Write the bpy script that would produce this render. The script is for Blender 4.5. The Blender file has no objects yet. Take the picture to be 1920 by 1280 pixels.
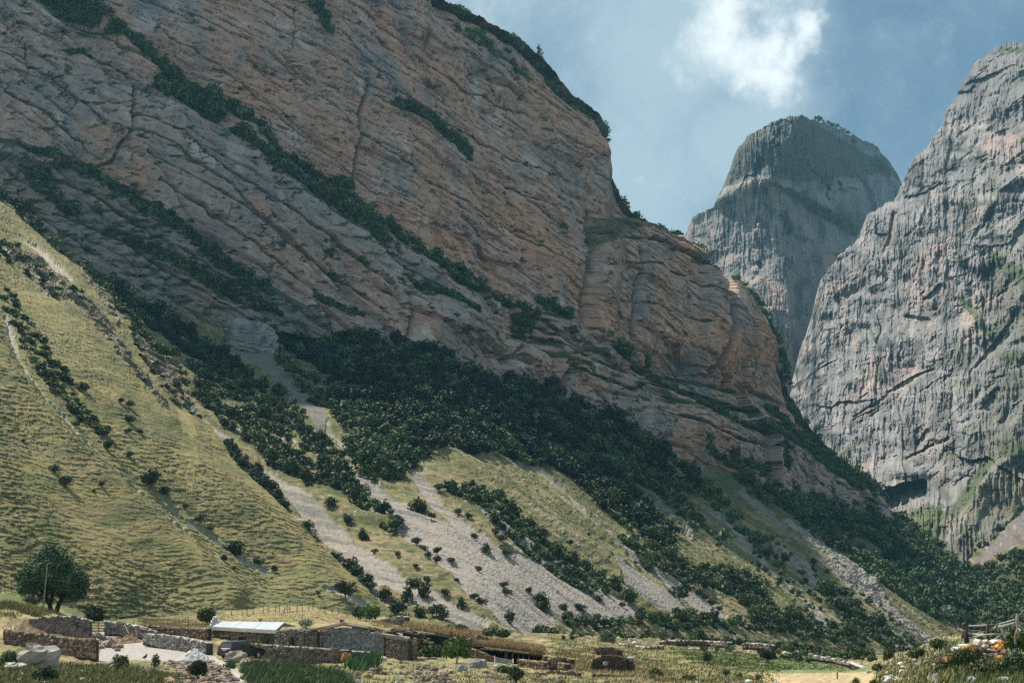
import bpy, math, random
import numpy as np
random.seed(7); np.random.seed(7)
R = math.radians
sc = bpy.context.scene
COL = sc.collection
# ------------------------------------------------------------ camera, sky, sun
F = 2667.0; HX = 960.0; HY = 1150.0            # focal length and principal point in photo pixels
cd = bpy.data.cameras.new('camera'); cam = bpy.data.objects.new('camera', cd); COL.objects.link(cam)
cd.lens = 50.0; cd.sensor_width = 36.0; cd.shift_y = (HY-640.0)/1920.0
cd.clip_start = 0.5; cd.clip_end = 30000
cam.location = (0, 0, 0); cam.rotation_euler = (R(90), 0, 0)
sc.camera = cam
SUN = np.array([-0.42, 0.36, 0.83]); SUN = SUN/np.linalg.norm(SUN)
sl = bpy.data.lights.new('sun', 'SUN'); sun = bpy.data.objects.new('sun', sl); COL.objects.link(sun)
sl.energy = 4.8; sl.angle = R(0.5); sl.color = (1.0, 0.92, 0.78)
from mathutils import Vector, Matrix
sun.rotation_euler = Vector(SUN).to_track_quat('Z', 'Y').to_euler()
sc.view_settings.view_transform = 'Standard'; sc.view_settings.look = 'None'
sc.view_settings.gamma = 1.0; sc.view_settings.use_curve_mapping = False
sc.view_settings.exposure = 0.84
sc.cycles.max_bounces = 6; sc.cycles.diffuse_bounces = 2; sc.cycles.volume_bounces = 0
sc.cycles.transparent_max_bounces = 8
sc.render.threads_mode = "AUTO"
sc.cycles.use_denoising = False
w = bpy.data.worlds.new('World'); sc.world = w; w.use_nodes = True
def build_sky():
    nt = w.node_tree; N = nt.nodes; L = nt.links; N.clear()
    out = N.new('ShaderNodeOutputWorld'); bg = N.new('ShaderNodeBackground'); bg.inputs[1].default_value = 0.047
    sky = N.new('ShaderNodeTexSky'); sky.sky_type = 'NISHITA'; sky.sun_disc = False
    sky.sun_elevation = math.asin(SUN[2]); sky.sun_rotation = math.atan2(SUN[0], SUN[1])
    sky.altitude = 1500; sky.dust_density = 1.0
    tc = N.new('ShaderNodeTexCoord')
    # thin high veil everywhere, with cumulus whose edges are cut by fractal noise
    def noise(scale, det, rough, vec, dist=0.0):
        n = N.new('ShaderNodeTexNoise'); n.inputs['Scale'].default_value = scale; n.inputs['Detail'].default_value = det
        n.inputs['Roughness'].default_value = rough; n.inputs['Distortion'].default_value = dist; L.new(vec, n.inputs['Vector']); return n
    def mr(v, a, b, c=0.0, d=1.0, smooth=True):
        m = N.new('ShaderNodeMapRange'); m.interpolation_type = 'SMOOTHSTEP' if smooth else 'LINEAR'
        L.new(v, m.inputs[0]); m.inputs[1].default_value = a; m.inputs[2].default_value = b; m.inputs[3].default_value = c; m.inputs[4].default_value = d
        return m.outputs[0]
    def mat(op, a, b):
        m = N.new('ShaderNodeMath'); m.operation = op
        for i, v in enumerate((a, b)):
            if isinstance(v, (int, float)): m.inputs[i].default_value = v
            else: L.new(v, m.inputs[i])
        return m.outputs[0]
    vec = tc.outputs['Generated']
    n1 = noise(34, 10, 0.60, vec, 0.35); n2 = noise(9.0, 7, 0.58, vec, 0.25); n3 = noise(2.3, 7, 0.6, vec, 0.3)
    # cloud banks: a few masses given by their direction in the sky
    def jit(scale, amt, det):
        n = noise(scale, det, 0.6, vec, 0.0); a = N.new('ShaderNodeVectorMath'); a.operation = 'SUBTRACT'; L.new(n.outputs['Color'], a.inputs[0]); a.inputs[1].default_value = (0.5, 0.5, 0.5)
        b = N.new('ShaderNodeVectorMath'); b.operation = 'SCALE'; L.new(a.outputs[0], b.inputs[0]); b.inputs['Scale'].default_value = amt
        c = N.new('ShaderNodeVectorMath'); c.operation = 'ADD'; L.new(vec, c.inputs[0]); L.new(b.outputs[0], c.inputs[1]); return c.outputs[0]
    wvec = jit(22, 0.075, 9)
    def blob(px, py, r):
        d = Vector(((px-HX)/F, 1.0, (HY-py)/F)).normalized()
        v = N.new('ShaderNodeVectorMath'); v.operation = 'DISTANCE'; L.new(wvec, v.inputs[0]); v.inputs[1].default_value = d
        return mr(v.outputs['Value'], 0.0, r/F, 1.0, 0.0, False)
    cur = None
    for px, py, r in ((1500, 50, 62), (1478, 90, 62), (1450, 140, 70), (1425, 70, 70), (1390, 120, 80), (1380, 20, 90), (1370, 70, 145), (1440, -180, 250), (900, -420, 420), (2300, -200, 260), (2500, -500, 500), (200, -700, 600)):
        b = blob(px, py, r); cur = b if cur is None else mat('MAXIMUM', cur, b)
    dens = mat('ADD', mat('MULTIPLY', cur, 1.0), mat('MULTIPLY', mat('SUBTRACT', n1.outputs[0], 0.5), 1.5))
    bank = mr(dens, 0.05, 1.05)
    # wide soft veil to the left of the bank
    cur2 = None
    for px, py, r in ((1250, 60, 430), (1400, 120, 230), (1180, 400, 380), (1400, 280, 260), (900, -400, 900), (2500, -700, 800), (-300, -300, 900), (1700, 100, 420)):
        b = blob(px, py, r)
        if px == 1700: b = mat('MULTIPLY', b, 0.38)
        cur2 = b if cur2 is None else mat('MAXIMUM', cur2, b)
    veil = mr(mat('ADD', cur2, mat('MULTIPLY', mat('SUBTRACT', n2.outputs[0], 0.5), 1.1)), 0.0, 0.95)
    far_ = mr(n3.outputs[0], 0.34, 0.56)
    dd_ = blob(1500, 300, 2300); veil = mat('MAXIMUM', veil, mat('MULTIPLY', far_, mat('SUBTRACT', 1.0, mr(dd_, 0.30, 0.75))))  # veil over the unseen sky, added to whiten the ambient light
    m0 = N.new('ShaderNodeMix'); m0.data_type = 'RGBA'; L.new(sky.outputs[0], m0.inputs[6]); m0.inputs[0].default_value = 0.62
    m0.inputs[7].default_value = (1.45, 2.95, 4.5, 1)
    m1 = N.new('ShaderNodeMix'); m1.data_type = 'RGBA'; L.new(m0.outputs[2], m1.inputs[6]); m1.inputs[7].default_value = (6.3, 8.0, 9.0, 1)
    L.new(mat('MULTIPLY', veil, 0.85), m1.inputs[0])
    m2 = N.new('ShaderNodeMix'); m2.data_type = 'RGBA'; L.new(m1.outputs[2], m2.inputs[6]); m2.inputs[7].default_value = (12.5, 13.4, 13.6, 1)
    L.new(mat('MULTIPLY', bank, 0.92), m2.inputs[0])
    L.new(m2.outputs[2], bg.inputs[0]); L.new(bg.outputs[0], out.inputs[0])
build_sky()
# ------------------------------------------------------------ numpy noise
_rg = np.random.RandomState(5)
_PT = np.concatenate([_rg.permutation(1024)]*2).astype(np.int32); _GA = _rg.rand(1024).astype(np.float32)*2*math.pi
_GX = np.cos(_GA); _GY = np.sin(_GA); _R1 = _rg.permutation(1024).astype(np.float32)/1024
def _ix(ix, iy, s=0):
    s = int(s)
    return _PT[(_PT[(ix.astype(np.int32)+s*37) & 1023]+iy.astype(np.int32)+s*101) & 1023]
def hash01(ix, iy, s=0): return _R1[_ix(np.asarray(ix), np.asarray(iy), s)]
def n2(x, y, s=0):
    x = np.asarray(x, np.float32); y = np.asarray(y, np.float32); x, y = np.broadcast_arrays(x, y)
    ix = np.floor(x); iy = np.floor(y); fx = x-ix; fy = y-iy
    ux = fx*fx*fx*(fx*(fx*6-15)+10); uy = fy*fy*fy*(fy*(fy*6-15)+10)
    jx = (ix.astype(np.int32)+int(s)*37) & 1023; jy = iy.astype(np.int32)+int(s)*101
    p0 = _PT[jx]; p1 = _PT[(jx+1) & 1023]
    def g(p, dx, dy):
        k = _PT[(p+jy+dy) & 1023]; return _GX[k]*(fx-dx)+_GY[k]*(fy-dy)
    a = g(p0, 0, 0); b = g(p1, 1, 0); c = g(p0, 0, 1); d = g(p1, 1, 1)
    a = a+(b-a)*ux; c = c+(d-c)*ux
    return (a+(c-a)*uy)*1.5
def fbm(x, y, o=5, s=0, gain=0.5, lac=2.03):
    r = 0; a = 1.0; t = 0
    for i in range(o):
        r = r+a*n2(x, y, s+i*17); t += a; a *= gain; x = x*lac+3.1; y = y*lac+7.7
    return r/t
def ridged(x, y, o=4, s=0, gain=0.5):
    r = 0; a = 1.0; t = 0
    for i in range(o):
        r = r+a*(1-np.abs(n2(x, y, s+i*13))*2); t += a; a *= gain; x = x*2.07+1.7; y = y*2.07+5.2
    return r/t
def voro(x, y, s=0, jit=0.9):
    ix = np.floor(x); iy = np.floor(y); f1 = np.full(x.shape, 9.0); f2 = np.full(x.shape, 9.0); cid = np.zeros(x.shape)
    for dx in (-1, 0, 1):
        for dy in (-1, 0, 1):
            cx = ix+dx; cy = iy+dy
            px = cx+0.5+(hash01(cx, cy, s)-0.5)*jit; py = cy+0.5+(hash01(cx, cy, s+5)-0.5)*jit
            d = np.hypot(px-x, py-y); r = hash01(cx, cy, s+9)
            m = d < f1; f2 = np.where(m, f1, np.minimum(f2, d)); cid = np.where(m, r, cid); f1 = np.where(m, d, f1)
    return f1, f2, cid
def facets(x, y, s=0, cone=0.55):
    """angular slabs: the highest of tilted planes, one per cell"""
    ix = np.floor(x); iy = np.floor(y); best = np.full(x.shape, -9.0)
    for dx in (-1, 0, 1):
        for dy in (-1, 0, 1):
            cx = ix+dx; cy = iy+dy; ex = x-(cx+0.5+(hash01(cx, cy, s)-0.5)*0.9); ey = y-(cy+0.5+(hash01(cx, cy, s+5)-0.5)*0.9)
            v = hash01(cx, cy, s+9)*0.5+(hash01(cx, cy, s+11)-0.5)*1.3*ex+(hash01(cx, cy, s+13)-0.5)*1.3*ey-cone*np.sqrt(ex*ex+ey*ey+0.01)
            best = np.maximum(best, v)
    return best
def ss(a, b, x):
    t = np.clip((x-a)/(b-a), 0, 1); return t*t*(3-2*t)
def clamp(x, a=0., b=1.): return np.clip(x, a, b)
def interp(x, pts):
    p = np.array(pts, float); return np.interp(x, p[:, 0], p[:, 1])
def inpoly(x, y, poly):
    p = np.array(poly, float); r = np.zeros(x.shape, bool)
    bb = (x >= p[:, 0].min()) & (x <= p[:, 0].max()) & (y >= p[:, 1].min()) & (y <= p[:, 1].max())
    if not bb.any(): return r
    xs = x[bb]; ys = y[bb]; c = np.zeros(xs.shape, bool)
    for i in range(len(p)):
        x1, y1 = p[i]; x2, y2 = p[i-1]
        if y1 == y2: continue
        c ^= ((y1 > ys) != (y2 > ys)) & (xs < (x2-x1)*(ys-y1)/(y2-y1)+x1)
    r[bb] = c; return r
def stripe(x, y, pts):
    """1 inside a band along a polyline with a half width at each point, as width - distance"""
    best = np.full(x.shape, -99.0)
    for a, b in zip(pts[:-1], pts[1:]):
        ax, ay, aw = a; bx, by, bw = b; dx, dy = bx-ax, by-ay; L2 = dx*dx+dy*dy
        t = clamp(((x-ax)*dx+(y-ay)*dy)/L2); d = np.hypot(x-(ax+t*dx), y-(ay+t*dy))
        best = np.maximum(best, (aw+(bw-aw)*t)-d)
    return best
def linedist(x, y, pts):
    """signed vertical distance below a polyline y(x), nan-free"""
    return y-interp(x, pts)
# inverse depth is linear on a plane: thin plate through (px, py, depth)
class Depth:
    def __init__(s, pts, lam=0.0):
        p = np.array(pts, float); s.c = p[:, :2]/1000.0; v = 1000.0/p[:, 2]; n = len(p)
        K = s.k(np.hypot(*(s.c[:, None]-s.c[None]).transpose(2, 0, 1)))+np.eye(n)*lam
        P = np.hstack([np.ones((n, 1)), s.c]); A = np.block([[K, P], [P.T, np.zeros((3, 3))]])
        sol = np.linalg.lstsq(A, np.concatenate([v, np.zeros(3)]), rcond=None)[0]; s.w = sol[:n]; s.a = sol[n:]
    @staticmethod
    def k(r): return np.where(r > 1e-9, r*r*np.log(np.maximum(r, 1e-9)), 0)
    def __call__(s, px, py):
        x = np.asarray(px, float)/1000; y = np.asarray(py, float)/1000; v = s.a[0]+s.a[1]*x+s.a[2]*y
        for c, w_ in zip(s.c, s.w):
            if abs(w_) > 1e-9: v = v+w_*s.k(np.hypot(x-c[0], y-c[1]))
        return 1000.0/np.maximum(v, 0.2)
def ray(px, py, Y):
    return np.stack([(px-HX)/F*Y, Y+0*px, (HY-py)/F*Y], -1)
# ------------------------------------------------------------ object helpers
def tag(o, label=None, cat=None, group=None, kind=None):
    if label: o['label'] = label
    if cat: o['category'] = cat
    if group: o['group'] = group
    if kind: o['kind'] = kind
    return o
def mesh_np(name, V, Fc, mat, cols=None, smooth=False, parent=None, loc=None):
    """V (n,3), Fc (m,k) same-size faces; cols (n,3) albedo"""
    me = bpy.data.meshes.new(name); V = np.asarray(V, np.float32); Fc = np.asarray(Fc, np.int32); k = Fc.shape[1]
    me.vertices.add(len(V)); me.vertices.foreach_set('co', V.ravel())
    me.loops.add(Fc.size); me.loops.foreach_set('vertex_index', Fc.ravel())
    me.polygons.add(len(Fc)); me.polygons.foreach_set('loop_start', np.arange(0, Fc.size, k, dtype=np.int32))
    me.polygons.foreach_set('use_smooth', np.full(len(Fc), smooth))
    if cols is not None:
        a = me.color_attributes.new('albedo', 'FLOAT_COLOR', 'POINT')
        c = np.ones((len(V), 4), np.float32); c[:, :cols.shape[1]] = cols; a.data.foreach_set('color', c.ravel())
    me.update(calc_edges=True); me.materials.append(mat)
    o = bpy.data.objects.new(name, me); COL.objects.link(o)
    if parent: o.parent = parent
    if loc is not None: o.location = loc
    return o
def empty(name, loc, rz=0.0):
    o = bpy.data.objects.new(name, None); COL.objects.link(o); o.location = loc; o.rotation_euler = (0, 0, rz); return o
MATS = {}
def attr_mat(name, rough=0.95, nscale=1.0, namp=0.35, bump=0.3, bdist=0.3, stretch=(1, 1, 1), spec=0.1, objrand=0.0):
    m = bpy.data.materials.new(name); m.use_nodes = True; nt = m.node_tree; N = nt.nodes; L = nt.links
    b = N['Principled BSDF']; b.inputs['Roughness'].default_value = rough; b.inputs['Specular IOR Level'].default_value = spec
    at = N.new('ShaderNodeAttribute'); at.attribute_name = 'albedo'
    tc = N.new('ShaderNodeTexCoord'); mp = N.new('ShaderNodeMapping'); mp.inputs['Scale'].default_value = stretch
    L.new(tc.outputs['Object'], mp.inputs[0])
    n = N.new('ShaderNodeTexNoise'); n.inputs['Scale'].default_value = nscale; n.inputs['Detail'].default_value = 6; n.inputs['Roughness'].default_value = 0.65
    L.new(mp.outputs[0], n.inputs['Vector'])
    mr = N.new('ShaderNodeMapRange'); mr.inputs[1].default_value = 0.3; mr.inputs[2].default_value = 0.7; mr.inputs[3].default_value = 1-namp; mr.inputs[4].default_value = 1+namp
    L.new(n.outputs[0], mr.inputs[0])
    v = N.new('ShaderNodeVectorMath'); v.operation = 'SCALE'; L.new(at.outputs['Color'], v.inputs[0]); L.new(mr.outputs[0], v.inputs['Scale'])
    src = v.outputs[0]
    if objrand:
        oi = N.new('ShaderNodeObjectInfo'); hs = N.new('ShaderNodeHueSaturation')
        a = N.new('ShaderNodeMapRange'); a.inputs[3].default_value = 1-objrand; a.inputs[4].default_value = 1+objrand; L.new(oi.outputs['Random'], a.inputs[0])
        L.new(a.outputs[0], hs.inputs['Value']); L.new(src, hs.inputs['Color'])
        b2 = N.new('ShaderNodeMapRange'); b2.inputs[3].default_value = 0.485; b2.inputs[4].default_value = 0.52; L.new(oi.outputs['Random'], b2.inputs[0]); L.new(b2.outputs[0], hs.inputs['Hue'])
        src = hs.outputs[0]
    L.new(src, b.inputs['Base Color'])
    if bump:
        bp = N.new('ShaderNodeBump'); bp.inputs['Strength'].default_value = bump; bp.inputs['Distance'].default_value = bdist
        L.new(n.outputs[0], bp.inputs['Height']); L.new(bp.outputs[0], b.inputs['Normal'])
    return m
def plain(name, col, rough=0.8, nscale=3.0, namp=0.3, metal=0.0, bump=0.2, bdist=0.02, col2=None, spec=0.3):
    m = bpy.data.materials.new(name); m.use_nodes = True; nt = m.node_tree; N = nt.nodes; L = nt.links
    b = N['Principled BSDF']; b.inputs['Roughness'].default_value = rough; b.inputs['Metallic'].default_value = metal; b.inputs['Specular IOR Level'].default_value = spec
    tc = N.new('ShaderNodeTexCoord'); n = N.new('ShaderNodeTexNoise'); n.inputs['Scale'].default_value = nscale; n.inputs['Detail'].default_value = 5
    n.inputs['Roughness'].default_value = 0.65; L.new(tc.outputs['Object'], n.inputs['Vector'])
    r = N.new('ShaderNodeValToRGB'); c2 = col2 or tuple(c*(1-namp) for c in col)
    r.color_ramp.elements[0].position = 0.35; r.color_ramp.elements[1].position = 0.65
    r.color_ramp.elements[0].color = (*c2, 1); r.color_ramp.elements[1].color = (*[min(1, c*(1+namp*0.4)) for c in col], 1)
    L.new(n.outputs[0], r.inputs[0]); L.new(r.outputs[0], b.inputs['Base Color'])
    if bump:
        bp = N.new('ShaderNodeBump'); bp.inputs['Strength'].default_value = bump; bp.inputs['Distance'].default_value = bdist
        L.new(n.outputs[0], bp.inputs['Height']); L.new(bp.outputs[0], b.inputs['Normal'])
    return m
def mixc(a, b, t):
    t = np.asarray(t)[..., None]; return a*(1-t)+np.asarray(b)*t
def const(shape, c): return np.ones(shape+(3,))*np.array(c)

# ------------------------------------------------------------ terrain sheets
class Sheet:
    """A sheet of terrain: columns run across, rows from its crest down to its foot.
    A few rows more behind the crest give the ridge a back."""
    def __init__(s, x0, x1, step, top, bot, depth, nrow, back=(30, 60, 160), rough_top=3.0, seed=1, tpow=1.0):
        s.x = np.arange(x0, x1+step, step, dtype=float); n = len(s.x)
        s.top = interp(s.x, top)+rough_top*fbm(s.x/14.0, s.x*0+seed, 5, seed, 0.6)*1.6
        s.bot = interp(s.x, bot); t = np.linspace(0, 1, nrow)**tpow; s.t = t
        s.PX = np.repeat(s.x[:, None], nrow, 1); s.PY = s.top[:, None]+(s.bot-s.top)[:, None]*t[None]
        s.depth = depth; s.Y = depth(s.PX, s.PY); s.P = ray(s.PX, s.PY, s.Y); s.back = back; s.nrow = nrow
    def axes(s, ang):
        """horizontal surface frame: ang = heading of the strike"""
        s.S = np.array([math.cos(ang), math.sin(ang), 0]); s.N = np.array([math.sin(ang), -math.cos(ang), 0])
        s.U = s.P@s.S; s.V = s.P[..., 2]
    def build(s, name, mat, cols, smooth=False, drop=0.6, crest=None):
        P = s.P; C = cols; rows = [P]; cr = [C]
        tp = P[:, :1]; tc_ = C[:, :1]
        ext = []; ec = []
        if crest is not None:                      # unseen mountain top, shaped to shade the slope
            cy = np.minimum(interp(s.x, crest)+22*fbm(s.x/60, s.x*0, 4, 3), s.top-1)
            for k in np.linspace(0, 1, 14)[1:]:
                py = s.top+(cy-s.top)*k; q = ray(s.x, py, s.depth(s.x, py)+6*fbm(s.x/50, py/50, 3, 9))[:, None]; ext.insert(0, q); ec.insert(0, tc_)
            tp = ext[0]
        for k in s.back:
            q = tp.copy(); q[..., 1] += k; q[..., 0] += (tp[..., 0]/tp[..., 1])*k; q[..., 2] += (tp[..., 2]/tp[..., 1])*k-k*drop-(2 if drop > 0.3 else 0); ext.insert(0, q); ec.insert(0, tc_)
        P = np.concatenate(ext+rows, 1); C = np.concatenate(ec+cr, 1)
        n, m = P.shape[:2]; idx = np.arange(n*m).reshape(n, m)
        f = np.stack([idx[:-1, :-1], idx[:-1, 1:], idx[1:, 1:], idx[1:, :-1]], -1).reshape(-1, 4)
        o = mesh_np(name, P.reshape(-1, 3), f, mat, C.reshape(-1, 3), smooth)
        tag(o, kind='structure'); s.obj = o; return o
    def at(s, px, py):
        i = int(round((px-s.x[0])/(s.x[1]-s.x[0]))); i = max(0, min(len(s.x)-1, i))
        j = int(np.argmin(np.abs(s.PY[i]-py))); return s.P[i, j]
# ------------------------------------------------------------ limestone cliff
M_cliff = attr_mat('limestone', nscale=0.35, namp=0.22, bump=0.6, bdist=0.8)
M_basalt = attr_mat('columnar_basalt', nscale=0.09, namp=0.2, bump=0.5, bdist=2.0, stretch=(1, 1, 0.35))
M_slope = attr_mat('slope_ground', nscale=0.8, namp=0.28, bump=0.6, bdist=0.35)
M_grass = attr_mat('dry_grass_slope', nscale=2.2, namp=0.3, bump=0.6, bdist=0.2)
M_ground = attr_mat('village_ground', nscale=3.0, namp=0.28, bump=0.5, bdist=0.08)

L1 = [(-40, -70), (60, 0), (110, 40), (150, 60), (215, 55), (270, 100), (310, 148), (390, 190), (460, 222), (490, 258), (530, 298), (580, 335), (640, 375), (700, 425), (760, 475), (830, 520), (900, 555), (960, 575), (1050, 598), (1100, 637), (1190, 688), (1280, 708), (1400, 742), (1450, 778), (1500, 828), (1560, 868), (1668, 925)]
L1s = [(-40, -60), (150, 70), (460, 230), (700, 420), (900, 548), (1100, 630), (1280, 700), (1450, 785), (1668, 925)]
L2 = [(-40, 20), (0, 45), (60, 75), (130, 115), (200, 152), (290, 190), (330, 215), (420, 262), (470, 300), (550, 366), (620, 425), (690, 480), (740, 545), (790, 575), (860, 620), (930, 640), (1000, 650), (1060, 680), (1150, 720), (1240, 770), (1330, 800), (1440, 835), (1668, 960)]
L3 = [(-40, 275), (0, 290), (60, 300), (130, 330), (250, 392), (330, 450), (420, 512), (470, 545), (560, 595), (640, 640), (1668, 1400)]
C_top = [(-430, -80), (800, -80), (812, -20), (828, 0), (870, 18), (905, 35), (940, 55), (975, 72), (1000, 95), (1030, 122), (1050, 150), (1075, 180), (1100, 195), (1125, 215), (1134, 235), (1138, 262), (1141, 300), (1145, 330), (1155, 348), (1165, 372), (1185, 398), (1215, 418), (1250, 440), (1290, 462), (1320, 488), (1345, 515), (1375, 533), (1400, 560), (1420, 590), (1440, 628), (1455, 668), (1468, 705), (1478, 738), (1500, 770), (1515, 798), (1545, 830), (1575, 862), (1610, 885), (1640, 905), (1655, 935), (1668, 975)]
C_bot = [(-430, 620), (420, 640), (560, 650), (700, 690), (915, 770), (1060, 800), (1160, 840), (1280, 920), (1400, 940), (1520, 965), (1600, 1000), (1668, 1020)]
C = Sheet(-430, 1668, 2.1, C_top, C_bot, Depth([(0, 130, 640), (0, 560, 600), (700, 620, 610), (700, 0, 690), (1130, 230, 765), (1520, 930, 785), (1660, 970, 850), (1180, 790, 690), (1300, 480, 760)], 0.02), 360, rough_top=5.0, seed=3)
C.axes(R(43))
def cliff_relief():
    PX, PY, U, V, Y = C.PX, C.PY, C.U, C.V, C.Y
    m = Y/F                                            # metres per photo pixel here
    wx = PX+7*fbm(PX/60, PY/60, 3, 5); wy = PY+6*fbm(PX/50, PY/50, 4, 8)
    h = np.zeros(PX.shape)
    b = (wy-interp(PX, L1s))*m                         # metres below the main bedding plane
    # big undulations: buttresses and bays running with the fall of the face
    h += 3*fbm(U/60, V/90, 3, 11)+1.5*fbm(U/22, V/60, 4, 12)
    fw_ = 0.35*fbm(U/14, V/14, 3, 13)
    h += 13*facets(U/42+fw_, (V+0.3*U)/30+fw_, 14)+3.0*facets(U/15+fw_, (V+0.3*U)/10-fw_, 15)+0.8*facets(U/6, (V+0.3*U)/3.6+fw_, 16)
    # shelves
    def shelf(line, w, amp, x0=-99, x1=9999):
        d = wy-interp(wx, line); g = ss(x0, x0+50, PX)*(1-ss(x1-50, x1, PX))
        return amp*g*ss(0, 1, d/w), g*ss(-2, 2, d)*(1-ss(0.7, 1.15, d/w))
    veg = np.zeros(PX.shape)
    for line, w_, a, x0, x1 in ((L1, 20, 9, -99, 9999), (L2, 12, 6, -99, 9999), (L3, 24, 10, -99, 600),
        ([(700, 175), (745, 200), (790, 218), (840, 262), (880, 318), (900, 340)], 14, 5, 715, 905),
        ([(1100, 480), (1130, 420), (1180, 405), (1240, 440), (1300, 470), (1340, 500)], 7, 3, 1080, 1400),
        ([(120, 430), (250, 470), (400, 560), (470, 610), (520, 640)], 12, 5, 60, 520),
        ([(960, 600), (1050, 660), (1130, 700), (1200, 725), (1300, 745), (1400, 780), (1480, 850), (1560, 900)], 9, 4, 960, 1600),
        ([(1200, 745), (1260, 765), (1330, 798), (1440, 812), (1480, 850), (1560, 905)], 14, 6, 1180, 1600),
        ([(0, 150), (60, 170), (110, 205), (150, 240), (200, 260)], 6, 2.5, -50, 210),
        ([(600, 0), (640, 35), (700, 100), (760, 170)], 5, 2, 590, 770),
        ([(980, 310), (1060, 370), (1120, 420)], 5, 2, 960, 1120)):
        a_, v_ = shelf(line, w_, a, x0, x1); h += a_; veg = np.maximum(veg, v_)
    # bedding: courses of blocks of three sizes with open joints, broken up along the face
    blk = 1-0.65*inpoly(wx, wy, [(1090, 470), (1180, 440), (1330, 510), (1420, 620), (1480, 760), (1320, 705), (1190, 690), (1084, 605)])
    low = ss(-10, 10, b)                              # 1 below the main ledge
    for k, (lam, amp, al) in enumerate(((15.0, 3.6, 38.0), (6.0, 1.5, 15.0), (2.4, 0.5, 6.0))):
        bb = b/lam+0.9*fbm(U/al/2.2, b/lam/3, 3, 20+k)
        i = np.floor(bb); fr = bb-i
        uu = U/al+hash01(i, i*0, 31+k)*9+0.25*fbm(U/8, V/5, 3, 44+k); j = np.floor(uu); fu = uu-j
        pr = hash01(i, j, 51+k)-0.5
        gate = clamp(0.35+1.3*fbm(U/40, V/22, 3, 60+k)+0.55*low)
        h += amp*pr*gate*blk
        # undercut at the foot of each course, vertical joint now and then
        h -= amp*0.95*gate*(1-ss(0.0, 0.10 if k == 0 else 0.16, np.minimum(fr, 1-fr)))*ss(-0.15, 0.25, n2(U/al*1.3+9, b/lam, 70+k))
        if k < 2: h -= amp*0.7*gate*(1-ss(0.0, 0.05, np.minimum(fu, 1-fu)))*(hash01(i, j, 81+k) > 0.5)
    # long slanting cracks of the upper face and rough spall scars
    sl_ = fbm((U+V*0.25)/26, (V+U*0.62)/2.6, 5, 90, 0.6)
    up = 1-low
    h -= up*2.0*ss(0.16, 0.42, sl_)
    sl2 = fbm((U+V*0.25)/13, (V+U*0.5)/1.5, 4, 190, 0.62)
    h -= (0.35+0.65*up)*1.2*ss(0.12, 0.4, sl2)
    h += 0.9*fbm(U/5, V/5, 5, 93, 0.62)+0.35*fbm(U/1.3, V/1.3, 3, 193, 0.62)
    f1, f2, cid = voro(U/9+0.4*fbm(U/9, V/9, 3, 1), V/16+0.4*fbm(U/9, V/9, 3, 2), 4)
    h += 1.4*(cid-0.5)*(0.4+0.6*up)
    # vertical corners of the squared buttress
    for x_, st_ in ((1172, 3), (1255, -3.5), (1290, 4), (1385, 5), (1425, 5)):
        h += st_*ss(-1.5, 1.5, wx+0.06*(wy-600)-x_)*(1-blk)/0.65*(1-ss(30, 60, wx-x_))
    # vertical flutes on the lower wall
    h += low*0.7*ridged(U/3.0, V/26, 3, 95)
    # clefts and open bedding joints traced from the photograph
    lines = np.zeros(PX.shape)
    for pts, dep in (([(1112, 400, 4), (1100, 470, 4), (1088, 540, 3), (1084, 605, 2)], 7), ([(1343, 505, 6), (1335, 560, 5), (1330, 640, 4), (1322, 705, 2)], 9),
        ([(690, 150, 3), (672, 230, 3), (662, 310, 2), (655, 350, 1)], 5), ([(1172, 470, 2), (1170, 580, 2), (1172, 670, 1)], 4),
        ([(220, 180, 3), (212, 260, 3), (180, 320, 3), (130, 332, 2)], 4), ([(25, 100, 1), (24, 150, 2)], 3), ([(560, 10, 2), (552, 90, 1)], 2),
        ([(728, 560, 2), (722, 640, 2)], 4), ([(1010, 690, 3), (1000, 740, 3)], 5), ([(850, 430, 1), (930, 520, 2), (1000, 560, 1)], 2),
        ([(1520, 850, 3), (1522, 930, 3)], 6), ([(1612, 890, 3), (1610, 960, 3)], 5), ([(925, 660, 3), (890, 690, 3)], 5), ([(240, 300, 2), (280, 360, 2), (320, 420, 1)], 2)):
        h -= dep*ss(-2.5, 1.5, stripe(wx, wy, pts))
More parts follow.
